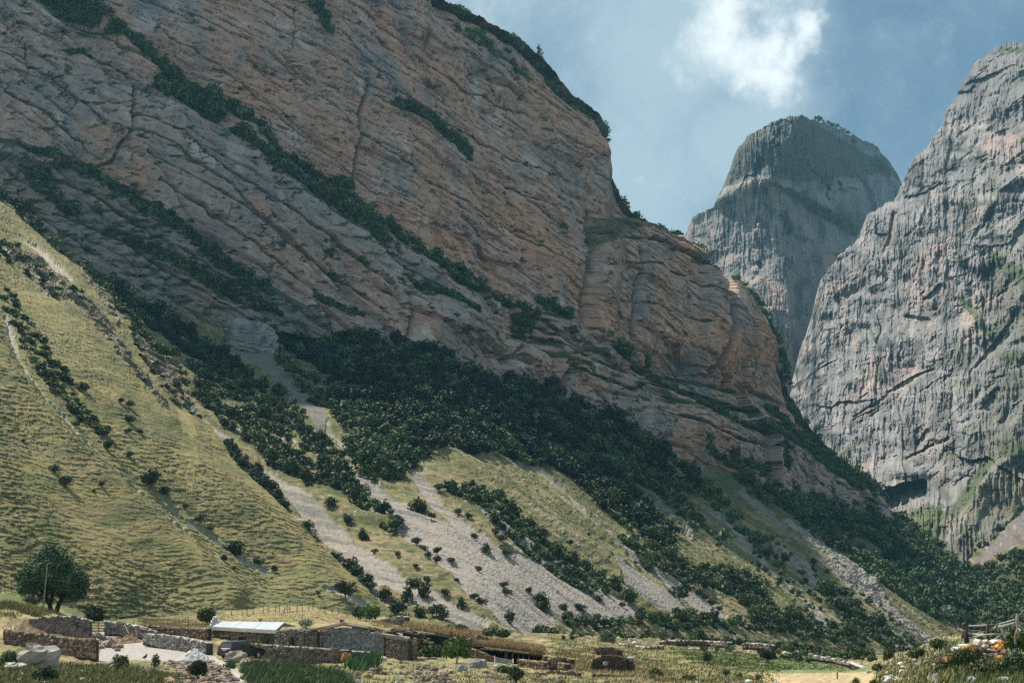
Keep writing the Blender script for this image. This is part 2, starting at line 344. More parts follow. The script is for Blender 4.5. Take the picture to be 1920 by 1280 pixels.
    for pts, dep in (([(-100, 60, 1), (0, 130, 2), (70, 165, 3), (150, 235, 3), (200, 268, 1)], 3.5), ([(-100, 140, 1), (0, 210, 3), (60, 240, 3), (120, 285, 2)], 4), ([(210, 228, 2), (300, 262, 3), (380, 330, 3), (450, 372, 3), (560, 440, 3), (640, 500, 3), (700, 545, 2)], 4), ([(180, 250, 1), (280, 285, 2), (370, 345, 3), (480, 440, 3), (560, 505, 3), (640, 560, 3), (690, 600, 1)], 3.5),
        ([(240, 300, 1), (330, 350, 2), (420, 400, 3), (520, 480, 3), (600, 540, 2)], 3), ([(260, 350, 2), (360, 415, 3), (450, 470, 3), (560, 560, 3), (640, 600, 2)], 3.5), ([(20, 45, 2), (130, 100, 3), (200, 130, 3), (290, 190, 2)], 3.5), ([(60, 10, 2), (160, 70, 2), (240, 100, 2), (280, 130, 1)], 3),
        ([(0, 330, 2), (90, 370, 4), (200, 430, 4), (320, 510, 4), (430, 570, 3)], 4), ([(60, 420, 2), (160, 470, 3), (300, 560, 3), (400, 620, 2)], 3.5), ([(480, 330, 1), (560, 390, 2), (660, 470, 2), (740, 520, 2), (840, 590, 1)], 3), ([(900, 590, 2), (1000, 640, 2), (1100, 690, 3), (1220, 740, 3), (1330, 770, 3), (1440, 800, 3)], 3.5), ([(1000, 690, 2), (1100, 730, 2), (1200, 790, 3), (1300, 830, 3), (1420, 850, 2)], 3.5),
        ([(1110, 560, 1), (1200, 575, 1.5), (1300, 610, 1)], 1.5), ([(1120, 500, 2), (1200, 500, 2), (1330, 560, 2)], 3), ([(1130, 450, 2), (1200, 455, 3), (1300, 500, 3)], 3), ([(1110, 640, 1), (1220, 670, 1)], 1.2), ([(700, 30, 1), (800, 110, 2), (900, 170, 2), (1000, 215, 1)], 2.5), ([(640, 60, 1), (740, 170, 2), (860, 240, 2), (960, 300, 2), (1060, 330, 1)], 2.5), ([(560, 130, 1), (660, 240, 1.5), (800, 350, 2), (940, 430, 2), (1080, 500, 1)], 2.5), ([(300, 60, 1), (420, 120, 1.5), (560, 240, 1.5), (700, 370, 1.5)], 2), ([(1060, 260, 2), (1130, 300, 2)], 2), ([(950, 350, 2), (1060, 400, 2), (1120, 430, 1)], 3)):
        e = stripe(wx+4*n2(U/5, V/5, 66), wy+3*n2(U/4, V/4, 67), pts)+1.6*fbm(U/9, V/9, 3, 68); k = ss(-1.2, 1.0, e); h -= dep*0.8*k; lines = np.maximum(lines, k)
        h += dep*0.35*ss(0, 6, wy-interp(wx, [q[:2] for q in pts]))*(1-ss(6, 40, wy-interp(wx, [q[:2] for q in pts])))*(wx > pts[0][0])*(wx < pts[-1][0])
    # the right block stands forward of the crack, second block too
    h += 9*ss(0, 16, wx-interp(PY, [(400, 1112), (470, 1100), (605, 1084)]))*ss(395, 430, PY)*(1-ss(640, 700, PY))
    h += 5*ss(0, 10, wx-interp(PY, [(505, 1343), (705, 1322)]))*ss(500, 530, PY)*(1-ss(700, 740, PY))
    h += 12*ss(-0.5, 1.0, (1-np.hypot((wx-925)/45, (wy-700)/42)))+7*ss(-0.5, 1, 1-np.hypot((wx-1215)/70, (wy-800)/60))+7*ss(-0.5, 1, 1-np.hypot((wx-800)/70, (wy-610)/50))
    # the crest rolls back
    dt = (PY-C.top[:, None])*m
    h -= 10*np.exp(-dt/5.0)
    h -= np.mean(h[:, :40])+1.0; dt = (PY-C.top[:, None])*m; h *= 1-0.75*ss(1370, 1440, PX)*np.exp(-np.maximum(dt, 0)/45)
    C.P = C.P+C.N*h[..., None]
    # colour of the rock, crack shade painted in
    pt = fbm(U/34, V/50, 4, 101); st = fbm(U/3.2, V/40, 4, 102, 0.6); st2 = fbm(U/9, V/80, 3, 103)
    grey = np.array([0.385, 0.290, 0.238]); org = np.array([0.475, 0.282, 0.190]); blu = np.array([0.235, 0.225, 0.222]); pale = np.array([0.54, 0.46, 0.39])
    c = const(PX.shape, grey)
    lowr = ss(20, 70, b)
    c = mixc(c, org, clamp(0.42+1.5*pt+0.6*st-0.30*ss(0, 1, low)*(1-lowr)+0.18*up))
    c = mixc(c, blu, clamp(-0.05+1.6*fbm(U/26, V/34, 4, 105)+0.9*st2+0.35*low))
    c = mixc(c, pale, 0.6*ss(0.22, 0.5, fbm(U/10, V/26, 4, 106))+0.4*ss(0.28, 0.5, st*low))
    for px, py, rx, ry in ((945, 225, 16, 30), (1000, 305, 18, 22), (905, 170, 12, 34), (270, 45, 30, 25), (1270, 545, 12, 40), (1355, 560, 14, 30)):
        c = mixc(c, pale, 0.75*ss(-0.2, 0.8, 1-np.hypot((wx-px)/rx, (wy-py)/ry)+0.8*fbm(U/4, V/9, 3, 7)))
    # weathered grey upper lip of the lower wall
    for ln in (L2,):
        d = wy-interp(wx, ln); c = mixc(c, (0.33, 0.325, 0.30), 0.55*ss(10, 16, d)*(1-ss(30, 60, d+25*st))*ss(380, 480, PX)*(1-ss(780, 900, PX)))
    c = c*(1+0.22*fbm(U/4, V/4, 4, 110))[..., None]
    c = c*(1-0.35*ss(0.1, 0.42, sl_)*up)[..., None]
    # darker grey lower left band
    d3 = ss(0, 30, wy-interp(wx, L3))*(1-ss(560, 640, PX)); c = mixc(c, (0.17, 0.175, 0.17), 0.6*d3)
    c = mixc(c, (0.05, 0.055, 0.045), 0.7*lines)  # darker joints: crack shade painted in along with soil and plants
    # plants in joints and on the shelves
    vg = clamp(veg*(1.0+0.9*fbm(U/7, V/4, 4, 120)))
    sp = fbm(U/6, V/2.5, 4, 121, 0.6)
    vg = np.maximum(vg, ss(0.26, 0.38, sp+0.10*ss(0.1, 0.5, fbm(U/30, V/20, 3, 122))+0.05*low))
    vg = np.maximum(vg, d3*ss(0.0, 0.22, sp))
    top = np.exp(-((PY-C.top[:, None])/4.5)**2)*(PX > 800); vg = np.maximum(vg, clamp(top*(0.8+fbm(U/9, V/5, 3, 124))))
    capm = inpoly(wx, wy, [(1090, 470), (1120, 412), (1200, 405), (1330, 485), (1240, 440), (1180, 430), (1150, 450)])
    vg = np.maximum(vg, 0.7*capm)
    # lower steps east of the buttress are greener
    gr = inpoly(wx, wy, [(940, 590), (1060, 640), (1200, 720), (1440, 790), (1600, 900), (1560, 930), (1440, 860), (1300, 800), (1100, 740), (980, 690)])
    vg = np.maximum(vg, gr*ss(-0.05, 0.2, fbm(U/16, (V+U*0.12)/4, 4, 125)))
    green = mixc(const(PX.shape, (0.035, 0.055, 0.028)), (0.10, 0.105, 0.05), clamp(0.4+1.5*fbm(U/5, V/5, 3, 126)))
    c = c*(1-vg[..., None])+green*vg[..., None]
    return c*0.92
C.build('cliff', M_cliff, clamp(cliff_relief(), 0.01, 0.8), drop=0.04, crest=[(-430, -1300), (0, -1180), (300, -980), (420, -800), (500, -600), (600, -320), (690, -180), (800, -84), (812, -20), (830, 0), (1668, 5000)])  # crest raised out of view so its shadow covers the wood

# ------------------------------------------------------------ wooded scree slope under the cliff
B_top = [(60, 380), (120, 470), (250, 540), (420, 585), (560, 600), (620, 615), (700, 625), (800, 675), (860, 700), (910, 720), (1000, 728), (1060, 742), (1160, 790), (1260, 868), (1330, 888), (1420, 902), (1520, 928), (1600, 950), (1645, 960), (1690, 985), (1740, 1022), (1790, 1062), (1830, 1098), (1870, 1128), (1920, 1152), (1990, 1180)]
B_bot = [(60, 1190), (700, 1200), (1990, 1262)]
def Bdepth(px, py):
    a = (px-HX)/F; b = (HY-py)/F
    c0 = 112.6; Y = c0/np.maximum(0.3445-0.5525*a-b, 0.02)*(1+0.35*(1-ss(300, 950, px)))
    return Y
B = Sheet(60, 1990, 2.2, B_top, B_bot, Bdepth, 270, rough_top=2.0, seed=9, back=(40, 120))
fall = np.array([0.85, -0.53]); strike = np.array([0.53, 0.85])
SCREE = [[(645, 868, 3), (690, 915, 12), (760, 975, 24), (840, 1025, 29), (930, 1068, 33), (1030, 1115, 36), (1130, 1150, 26), (1225, 1168, 5)],
 [(472, 876, 3), (520, 915, 11), (590, 975, 16), (640, 1020, 18), (700, 1070, 19), (770, 1110, 15), (840, 1150, 13), (900, 1178, 8)], [(560, 1000, 2), (620, 1050, 6), (690, 1100, 7), (740, 1130, 3)],
 [(745, 862, 3), (790, 915, 9), (860, 985, 8), (930, 1040, 10), (1000, 1070, 14)],
 [(760, 1005, 2), (830, 1060, 6), (900, 1120, 16), (960, 1155, 28), (1010, 1180, 20)],
 [(872, 928, 3), (935, 982, 8), (1000, 1045, 8), (1070, 1092, 12), (1150, 1140, 8), (1190, 1160, 3)],
 [(1145, 1050, 3), (1180, 1085, 14), (1235, 1125, 17), (1300, 1158, 8)],
 [(1160, 1015, 2), (1200, 1050, 4), (1250, 1085, 7), (1300, 1120, 12), (1350, 1155, 10)],
 [(1278, 1068, 3), (1320, 1090, 10), (1370, 1110, 9), (1395, 1125, 4)],
 [(1380, 1020, 1), (1440, 1065, 3), (1500, 1125, 4), (1545, 1178, 5)],
 [(1600, 1140, 1), (1660, 1185, 5), (1710, 1215, 7)],
 [(330, 752, 2), (370, 790, 5), (420, 835, 6), (440, 862, 4)],
 [(480, 730, 4), (510, 765, 4), (540, 800, 3), (600, 840, 2)],
 [(1195, 800, 2), (1235, 825, 5), (1265, 865, 3)],
 [(1630, 1170, 2), (1700, 1215, 5), (1730, 1232, 4)], [(925, 785, 2), (955, 840, 3), (1035, 900, 4), (1100, 960, 3), (1160, 1010, 2)],
 [(610, 800, 2), (640, 835, 3), (660, 870, 4)], [(1760, 1150, 1), (1800, 1180, 3)]]
SHADED_SCREE = [[(440, 650, 14), (520, 690, 20), (570, 760, 18), (600, 800, 10)], [(600, 700, 6), (650, 740, 14), (680, 770, 8)], [(1000, 790, 5), (1090, 880, 7), (1170, 920, 5)], [(1390, 930, 10), (1430, 965, 8), (1470, 1000, 4)]]
ROCKY = [[(1475, 985, 8), (1540, 1035, 12), (1600, 1090, 18), (1640, 1130, 12), (1700, 1180, 9), (1745, 1212, 8)], [(1450, 1030, 5), (1500, 1070, 10), (1530, 1100, 5)], [(1550, 1110, 5), (1620, 1165, 6), (1680, 1210, 8)], [(1200, 935, 3), (1260, 975, 6), (1300, 1010, 4)], [(1700, 1080, 4), (1760, 1130, 6), (1790, 1160, 5)], [(1330, 960, 4), (1400, 1020, 6), (1430, 1060, 5)], [(1600, 1040, 3), (1640, 1070, 5), (1690, 1100, 4)]]
def slope_relief():
    PX, PY = B.PX, B.PY; P = B.P; X, Yw, Z = P[..., 0], P[..., 1], P[..., 2]
    U = X*strike[0]+Yw*strike[1]; S_ = X*fall[0]+Yw*fall[1]
    wx = PX+9*fbm(PX/45, PY/45, 4, 5); wy = PY+7*fbm(PX/38, PY/38, 4, 8)
    h = 3.5*fbm(U/38, S_/200, 3, 3)+2.2*ridged(U/22, S_/150, 3, 4)+1.0*fbm(U/9, S_/25, 4, 6)
    sc_ = np.full(PX.shape, -99.)
    for s_ in SCREE: sc_ = np.maximum(sc_, stripe(wx, wy, [(a_, b_, w_*1.18+0.5) for a_, b_, w_ in s_])+2.2*fbm(U/2.5, S_/24, 3, 15))
    dk = np.full(PX.shape, -99.)
    for s_ in SHADED_SCREE: dk = np.maximum(dk, stripe(wx, wy, s_)+3*fbm(U/3, S_/24, 3, 16))
    rk = np.full(PX.shape, -99.)
    for s_ in ROCKY: rk = np.maximum(rk, stripe(wx, wy, s_)+6*fbm(U/4, S_/10, 4, 17))
    scm = ss(-1.5, 1.0, sc_); dkm = ss(-2, 2, dk); rkm = ss(-2, 2, rk)
    right = ss(1250, 1500, PX)
    hum = fbm(U/1.6, Z/1.2, 4, 21, 0.6)
    h += 0.28*hum*(1-scm)+0.28*ss(0.0, 0.3, fbm(U/3.2, Z/1.5, 3, 24))*(1-scm)
    cob = fbm(U/0.8, S_/0.8, 3, 22, 0.7); h += 0.28*cob*np.maximum(scm, dkm)
    f1, f2, cid = voro(U/2.0, S_/3.0, 6); h += rkm*(1.7*ridged(U/5, Z/5, 4, 25)+0.9*(cid-0.5))
    h -= 0.6*scm
    nrm = np.array([0.46, -0.29, 0.84]); B.P = P+nrm*h[..., None]
    c = const(PX.shape, (0.135, 0.125, 0.060))
    c = mixc(c, (0.21, 0.170, 0.095), ss(-0.15, 0.35, fbm(U/12, S_/40, 4, 31)))
    c = mixc(c, (0.095, 0.098, 0.045), ss(0.0, 0.35, fbm(U/7, S_/22, 4, 32)+0.10*right))
    c = mixc(c, (0.205, 0.205, 0.085), 0.6*ss(0.12, 0.4, fbm(U/4.5, S_/28, 4, 33)))
    c = mixc(c, (0.30, 0.265, 0.215), ss(0.18, 0.42, fbm(U/3, S_/22, 4, 34, 0.6))*0.75)
    # stony patches seen as specks
    sp = fbm(U/1.6, S_/1.9, 3, 35, 0.7); c = mixc(c, (0.38, 0.35, 0.31), 0.7*ss(0.30, 0.48, sp))
    c = mixc(c, (0.045, 0.065, 0.03), 0.8*ss(0.12, 0.32, fbm(U/2.2, S_/2.6, 4, 36)))
    g1 = np.array([0.255, 0.228, 0.205]); g2 = np.array([0.145, 0.138, 0.135])
    s_c = mixc(const(PX.shape, g1), g2, ss(-0.05, 0.35, fbm(U/3.2, S_/45, 4, 41)))*(1+0.36*fbm(U/0.9, S_/1.1, 3, 42, 0.7)[..., None])
    s_c = mixc(s_c, (0.285, 0.245, 0.208), 0.6*ss(0.05, 0.4, fbm(U/6, S_/80, 3, 43)))
    tuft = ss(0.26, 0.42, fbm(U/1.3, S_/2.2, 3, 44)+0.22*ss(-4, 1, -sc_+2)*ss(-6, 0, sc_)-0.05)
    s_c = mixc(s_c, (0.20, 0.22, 0.085), 0.8*tuft)
    c = c*(1-scm[..., None])+s_c*scm[..., None]
    c = mixc(c, (0.165, 0.16, 0.15), dkm*0.75)  # cliff shade painted over these chutes as darker scree
    rc = mixc(const(PX.shape, (0.29, 0.26, 0.225)), (0.14, 0.13, 0.115), ss(-0.2, 0.25, fbm(U/2.2, Z/3, 4, 45, 0.6)))
    c = c*(1-rkm[..., None])+rc*rkm[..., None]
    # leaf litter and undergrowth where the wood stands
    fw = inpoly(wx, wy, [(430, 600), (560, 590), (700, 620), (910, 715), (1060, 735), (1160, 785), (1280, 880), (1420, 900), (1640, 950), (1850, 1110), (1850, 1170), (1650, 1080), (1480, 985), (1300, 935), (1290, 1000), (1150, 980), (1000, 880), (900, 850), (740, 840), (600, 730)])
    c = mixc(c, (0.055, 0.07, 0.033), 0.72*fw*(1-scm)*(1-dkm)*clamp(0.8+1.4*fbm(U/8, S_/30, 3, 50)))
    return c
B.build('hillside', M_slope, clamp(slope_relief(), 0.01, 0.8))

# ------------------------------------------------------------ near grass slope with its sheep terraces
A_top = [(-60, 340), (0, 375), (35, 392), (75, 432), (110, 470), (150, 500), (180, 520), (205, 548), (222, 585), (245, 603), (275, 640), (305, 668), (330, 680), (345, 720), (362, 770), (395, 800), (440, 868), (480, 905), (530, 955), (600, 1025), (650, 1075), (700, 1118), (740, 1150), (790, 1185)]
A_bot = [(-60, 1200), (300, 1215), (790, 1230)]
A = Sheet(-60, 790, 1.9, A_top, A_bot, Depth([(0, 1110, 180), (0, 375, 500), (700, 1130, 300), (300, 680, 400), (560, 970, 332), (300, 1130, 226)], 0.01), 440, rough_top=1.6, seed=14, back=(25, 80, 200))
A_GULLY = [[(22, 585, 3), (45, 650, 3), (62, 700, 4), (95, 745, 4), (130, 775, 4), (180, 835, 4), (225, 885, 3), (265, 915, 3), (300, 950, 7), (335, 980, 10), (360, 990, 3)],
  [(300, 910, 1), (350, 958, 2), (395, 985, 3), (440, 1020, 3), (480, 1045, 3), (515, 1062, 3)], [(38, 440, 2), (75, 470, 5), (105, 500, 6), (130, 525, 3)], [(600, 1105, 3), (650, 1125, 6), (690, 1140, 5)]]
A_ROCK = [[(20, 470, 12), (60, 500, 22), (100, 540, 22), (130, 560, 10)], [(140, 565, 10), (180, 600, 16), (220, 660, 14), (250, 700, 10), (300, 760, 8)], [(240, 590, 8), (280, 650, 20), (310, 690, 24), (340, 740, 16)], [(165, 525, 4), (200, 565, 7), (215, 600, 5)]]
def grass_relief():
    PX, PY, P = A.PX, A.PY, A.P; X, Yw, Z = P[..., 0], P[..., 1], P[..., 2]; m = A.Y/F
    wx = PX+6*fbm(PX/40, PY/40, 4, 5); wy = PY+5*fbm(PX/36, PY/36, 4, 8)
    cont = PY+0.0
    # along the contour / down the fall line in metres, from the surface itself
    s_ = (Yw)/1.0; d = (X*0.95-Z)/1.35
    ro = np.full(PX.shape, -99.)
    for q in A_ROCK: ro = np.maximum(ro, stripe(wx, wy, q)+8*fbm(PX/14, PY/14, 4, 17))
    gu = np.full(PX.shape, -99.)
    for q in A_GULLY: gu = np.maximum(gu, stripe(wx, wy, q)+2.5*fbm(PX/9, PY/9, 3, 16))
    rom = ss(-5, 4, ro); gum = ss(-1.5, 1, gu)
    dw = 0.55*fbm(s_/22, d/14, 3, 60)
    th = fbm(s_/4.2+dw*2, Z/0.62+2.0*fbm(s_/30, Z/12, 3, 61), 4, 62, 0.55)
    th2 = fbm(s_/2.0, Z/0.34+1.0*fbm(s_/14, Z/5, 2, 63), 3, 64, 0.5)
    dens = clamp(0.85+1.3*fbm(s_/60, d/40, 3, 65))
    step = ss(-0.08, 0.25, th)*0.27*dens+ss(-0.05, 0.28, th2)*0.10*dens
    lump = 1.4*fbm(s_/60, d/18, 3, 66)+0.18*fbm(s_/4, d/4, 3, 67)
    h = step*(1-rom)+lump*0.6
    h += rom*(3.2*ridged(s_/9, Z/9, 5, 68, 0.6)-1.2)
    h -= gum*0.8
    # folds of the slope: shallow valley along the gully, ribs beside it
    for q, a in (([(0, 560, 0), (100, 740, 0), (260, 905, 0), (520, 1065, 0)], -2.2), ([(0, 690, 0), (120, 820, 0), (260, 960, 0), (420, 1120, 0)], 2.2), ([(120, 560, 0), (240, 730, 0), (420, 920, 0), (640, 1110, 0)], 1.8), ([(0, 880, 0), (110, 990, 0), (230, 1110, 0)], 0.5)):
        h += a*np.exp(-(stripe(PX, PY, q)/34.0)**2)
    A.P = P+np.array([0.80, -0.25, 0.54])*h[..., None]
    # colour
    c = const(PX.shape, (0.232, 0.196, 0.082))
    c = mixc(c, (0.125, 0.135, 0.055), ss(-0.15, 0.3, fbm(s_/26, d/9, 4, 70)))
    c = mixc(c, (0.085, 0.095, 0.045), 0.6*ss(0.05, 0.35, fbm(s_/12, d/4, 5, 78, 0.6)))
    c = mixc(c, (0.21, 0.15, 0.10), 0.55*ss(0.1, 0.38, fbm(s_/9, d/5, 5, 79, 0.6)))
    c = mixc(c, (0.27, 0.212, 0.105), 0.85*ss(-0.05, 0.35, fbm(s_/20, d/6+3, 4, 71)))
    c = mixc(c, (0.255, 0.225, 0.105), 0.6*ss(0.05, 0.3, fbm(PX/60-PY/110, (PX+PY)/500, 3, 72)))
    foot = inpoly(wx, wy, [(330, 1080), (420, 1050), (600, 1080), (700, 1130), (700, 1200), (340, 1200)]); c = mixc(c, (0.185, 0.175, 0.082), 0.7*foot)
    # shade on the risers painted in as dark bands
    ris = np.exp(-((th-0.02)/0.085)**2)*dens+0.5*np.exp(-((th2+0.02)/0.09)**2)*dens
    c = mixc(c, (0.052, 0.056, 0.033), clamp(ris*0.86)*(1-0.55*foot))
    wt = ss(0.2, 0.4, fbm(s_/3.5, Z/1.6, 4, 73)); c = mixc(c, (0.075, 0.10, 0.045), 0.55*wt)
    rc = mixc(const(PX.shape, (0.145, 0.125, 0.085)), (0.33, 0.295, 0.265), ss(0.12, 0.4, fbm(s_/5, Z/3, 5, 74, 0.62)))
    rc = mixc(rc, (0.05, 0.06, 0.035), ss(0.1, 0.35, fbm(s_/8, Z/3, 4, 75)))
    c = c*(1-rom[..., None])+rc*rom[..., None]
    gc = const(PX.shape, (0.33, 0.315, 0.295))*(1+0.4*fbm(PX/3, PY/3, 3, 76)[..., None])
    pinkm = inpoly(PX, PY, [(20, 420), (140, 540), (150, 545), (60, 430)])
    gc = mixc(gc, (0.37, 0.29, 0.235), pinkm*0.8)
    halo = ss(-9, -1, gu)*(1-gum); c = mixc(c, (0.20, 0.235, 0.125), 0.5*halo)
    c = c*(1-gum[..., None])+gc*gum[..., None]
    return c
A.build('grassy_hillside', M_grass, clamp(grass_relief(), 0.01, 0.8))

# ------------------------------------------------------------ far peaks
D_top = [(1262, 470), (1285, 440), (1300, 405), (1338, 388), (1345, 370), (1360, 340), (1375, 300), (1385, 275), (1400, 256), (1430, 240), (1455, 225), (1490, 216), (1505, 217), (1530, 226), (1560, 236), (1585, 250), (1620, 262), (1645, 275), (1655, 292), (1670, 306), (1684, 328), (1690, 345), (1740, 420)]
D = Sheet(1262, 1740, 1.7, D_top, [(1262, 600), (1400, 860), (1540, 900), (1740, 800)], Depth([(1290, 430, 1900), (1380, 330, 1790), (1480, 280, 1720), (1480, 600, 1650), (1420, 560, 1700), (1560, 300, 1800), (1680, 330, 1960), (1600, 560, 1900), (1340, 560, 1790)], 0.01), 270, rough_top=5.5, seed=21, back=(60, 200, 400))
def basalt(Sh, seed, amp, ledges, midpeak):
    PX, PY, P, Y = Sh.PX, Sh.PY, Sh.P, Sh.Y; m = Y/F; U = (PX-HX)*(1800.0 if midpeak else 1200.0)/F; V = P[..., 2]
    wx = PX+6*fbm(PX/50, PY/50, 4, seed); wy = PY+6*fbm(PX/40, PY/40, 4, seed+1)
    a = U+3*fbm(U/18, V/40, 3, seed+2)
    fw_ = 0.3*fbm(U/30, V/30, 3, seed+3); h = 14*ridged(U/120, V/170, 3, seed+3)+30*facets(U/62+fw_, V/110+fw_, seed+31)+12*facets(U/22+fw_, V/46-fw_, seed+32)+4*facets(U/8+fw_, V/15, seed+33)-18
    rib = ridged(a/6.5, V/55, 4, seed+5, 0.6); rib2 = ridged(a/2.8, V/22, 3, seed+6, 0.6)
    zone = clamp(0.75+1.6*fbm(U/60, V/40, 3, seed+7))
    h += amp*zone*(10*rib+4.2*rib2)
    # blocks broken out along slanting joints: overhanging lips that throw shade
    br = fbm((U-V*0.25)/22, (V-U*0.45)/13, 5, seed+8, 0.6); h -= amp*5.5*ss(0.20, 0.27, br)*clamp(0.2+2.4*fbm(U/50, V/50, 2, seed+9))
    br2 = fbm(U/6, V/7, 4, seed+10, 0.6); h -= amp*1.5*ss(0.22, 0.30, br2)
    f1, f2, cid = voro(U/5, V/30, seed+11); h += amp*2.8*(cid-0.5)
    h += 1.3*fbm(U/3, V/9, 4, seed+12, 0.62)
    gm = np.zeros(PX.shape)
    for q, d_ in ledges:
        e = stripe(wx, wy, q)+4*fbm(U/12, V/12, 4, seed+13); k = ss(-2, 3, e); gm = np.maximum(gm, k)
        h += d_*ss(-12, 2, stripe(wx, wy+6, q))
    dt = (PY-Sh.top[:, None])*m; h -= 14*np.exp(-dt/10.0)
    c = const(PX.shape, (0.17, 0.168, 0.17))
    c = mixc(c, (0.225, 0.217, 0.217), ss(-0.15, 0.3, fbm(a/8, V/50, 4, seed+20)))
    c = mixc(c, (0.30, 0.288, 0.284), 0.7*ss(0.15, 0.4, fbm(a/3, V/26, 4, seed+21)))
    c = mixc(c, (0.34, 0.26, 0.23), 0.6*ss(0.12, 0.4, fbm(U/45, V/60, 4, seed+22)+0.25*ss(0.1, 0.25, br)))
    c = mixc(c, (0.07, 0.073, 0.075), 0.8*ss(0.02, 0.32, fbm(U/22, V/28, 5, seed+23)))
    return h, c, gm, U, V, wx, wy
h, c, gm, U, V, wx, wy = basalt(D, 200, 0.75, [([(1420, 272, 1), (1450, 270, 3), (1470, 274, 1)], 4), ([(1445, 345, 3), (1490, 365, 8), (1540, 395, 12), (1600, 430, 12)], 12), ([(1470, 400, 6), (1480, 430, 10)], 4)], True)
xr = interp(wy, [(210, 1500), (340, 1440), (480, 1475), (700, 1480)]); dd = (wx-xr)*1800/F
h -= 1.7*np.maximum(dd, 0)+0.25*np.maximum(-dd, 0)
h += 14*ss(-14, 6, stripe(wx, wy, [(1300, 400, 4), (1345, 372, 6), (1440, 330, 6)]))
c = mixc(c, (0.30, 0.285, 0.275), 0.7*ss(-10, 4, stripe(wx, wy, [(1340, 360, 6), (1400, 345, 8), (1440, 330, 6)])))
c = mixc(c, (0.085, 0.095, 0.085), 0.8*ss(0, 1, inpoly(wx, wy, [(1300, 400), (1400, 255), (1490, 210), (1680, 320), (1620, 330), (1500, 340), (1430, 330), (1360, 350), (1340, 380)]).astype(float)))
c = mixc(c, (0.055, 0.07, 0.04), gm*0.9)
topg = np.exp(-((D.PY-D.top[:, None])/5.0)**2)*clamp(0.7+1.5*fbm(U/14, V/8, 3, 231)); c = mixc(c, (0.10, 0.11, 0.06), topg)
D.P = D.P*(1-h/D.Y)[..., None]
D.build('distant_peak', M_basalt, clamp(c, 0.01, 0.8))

E_top = [(1462, 820), (1478, 760), (1486, 710), (1500, 655), (1520, 600), (1530, 555), (1545, 510), (1575, 480), (1600, 455), (1612, 440), (1625, 405), (1655, 385), (1680, 370), (1692, 345), (1705, 310), (1722, 290), (1740, 275), (1752, 255), (1768, 235), (1775, 205), (1792, 185), (1805, 155), (1825, 125), (1838, 108), (1862, 95), (1885, 82), (1925, 80), (1990, 95)]
E = Sheet(1462, 1990, 1.7, E_top, [(1462, 960), (1640, 1060), (1760, 1130), (1990, 1180)], Depth([(1500, 700, 1350), (1640, 950, 1050), (1780, 1090, 900), (1920, 960, 960), (1990, 1100, 850), (1700, 330, 1420), (1900, 100, 1480), (1960, 500, 1180), (1750, 600, 1250), (1570, 850, 1180)], 0.01), 560, rough_top=9.0, seed=23, back=(60, 200, 400))
h, c, gm, U, V, wx, wy = basalt(E, 300, 1.0, [([(1770, 380, 2), (1820, 385, 6), (1850, 382, 3)], 5), ([(1850, 470, 4), (1900, 510, 14), (1960, 560, 16)], 10), ([(1880, 670, 8), (1960, 660, 12)], 8), ([(1590, 605, 2), (1630, 612, 4), (1640, 640, 2)], 4), ([(1660, 700, 3), (1590, 720, 3)], 3), ([(1880, 840, 12), (1960, 850, 18)], 6), ([(1700, 980, 14), (1740, 960, 18), (1740, 1010, 14)], 4), ([(1790, 960, 10), (1830, 900, 10), (1860, 860, 8)], 3), ([(1870, 90, 3), (1990, 100, 10)], 0), ([(1850, 380, 3), (1990, 370, 4)], 4), ([(1560, 870, 5), (1640, 800, 3)], 3), ([(1800, 560, 5), (1870, 640, 9)], 4)], False)
rt = ss(1740, 1880, wx+0.15*(wy-500)); h += rt*24*ridged((U-0.55*V)/70+0.3*fbm(U/40, V/40, 3, 5), (V+0.5*U)/160, 4, 377)
h += 16*ridged((U+0.35*V)/95+0.4*fbm(U/60, V/60, 3, 6), (V-0.3*U)/240, 3, 378)
# pale mid band, dark summit
c = mixc(c, (0.30, 0.285, 0.275), 0.65*ss(-8, 4, stripe(wx, wy, [(1760, 240, 5), (1840, 235, 5), (1850, 210, 3)])))
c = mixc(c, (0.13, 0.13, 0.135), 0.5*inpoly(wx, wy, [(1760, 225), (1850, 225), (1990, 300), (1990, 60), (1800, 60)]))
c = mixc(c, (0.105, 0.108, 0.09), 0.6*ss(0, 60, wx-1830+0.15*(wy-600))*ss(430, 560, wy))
c = mixc(c, (0.12, 0.13, 0.08), 0.55*ss(0.12, 0.3, fbm((U+V)/34, (V-U*0.6)/12, 4, 331))*ss(1700, 1850, wx+0.2*(wy-500)))
low = ss(900, 1000, wy+0.25*(wx-1700)); c = mixc(c, (0.15, 0.145, 0.09), 0.6*low*clamp(0.5+1.6*fbm(U/14, V/20, 4, 333)))
c = mixc(c, (0.075, 0.095, 0.048), gm*0.85)
pg = inpoly(wx, wy, [(1690, 985), (1720, 965), (1760, 950), (1780, 960), (1762, 1000), (1755, 1040), (1720, 1020)]); c = mixc(c, (0.105, 0.118, 0.062), 0.9*pg)
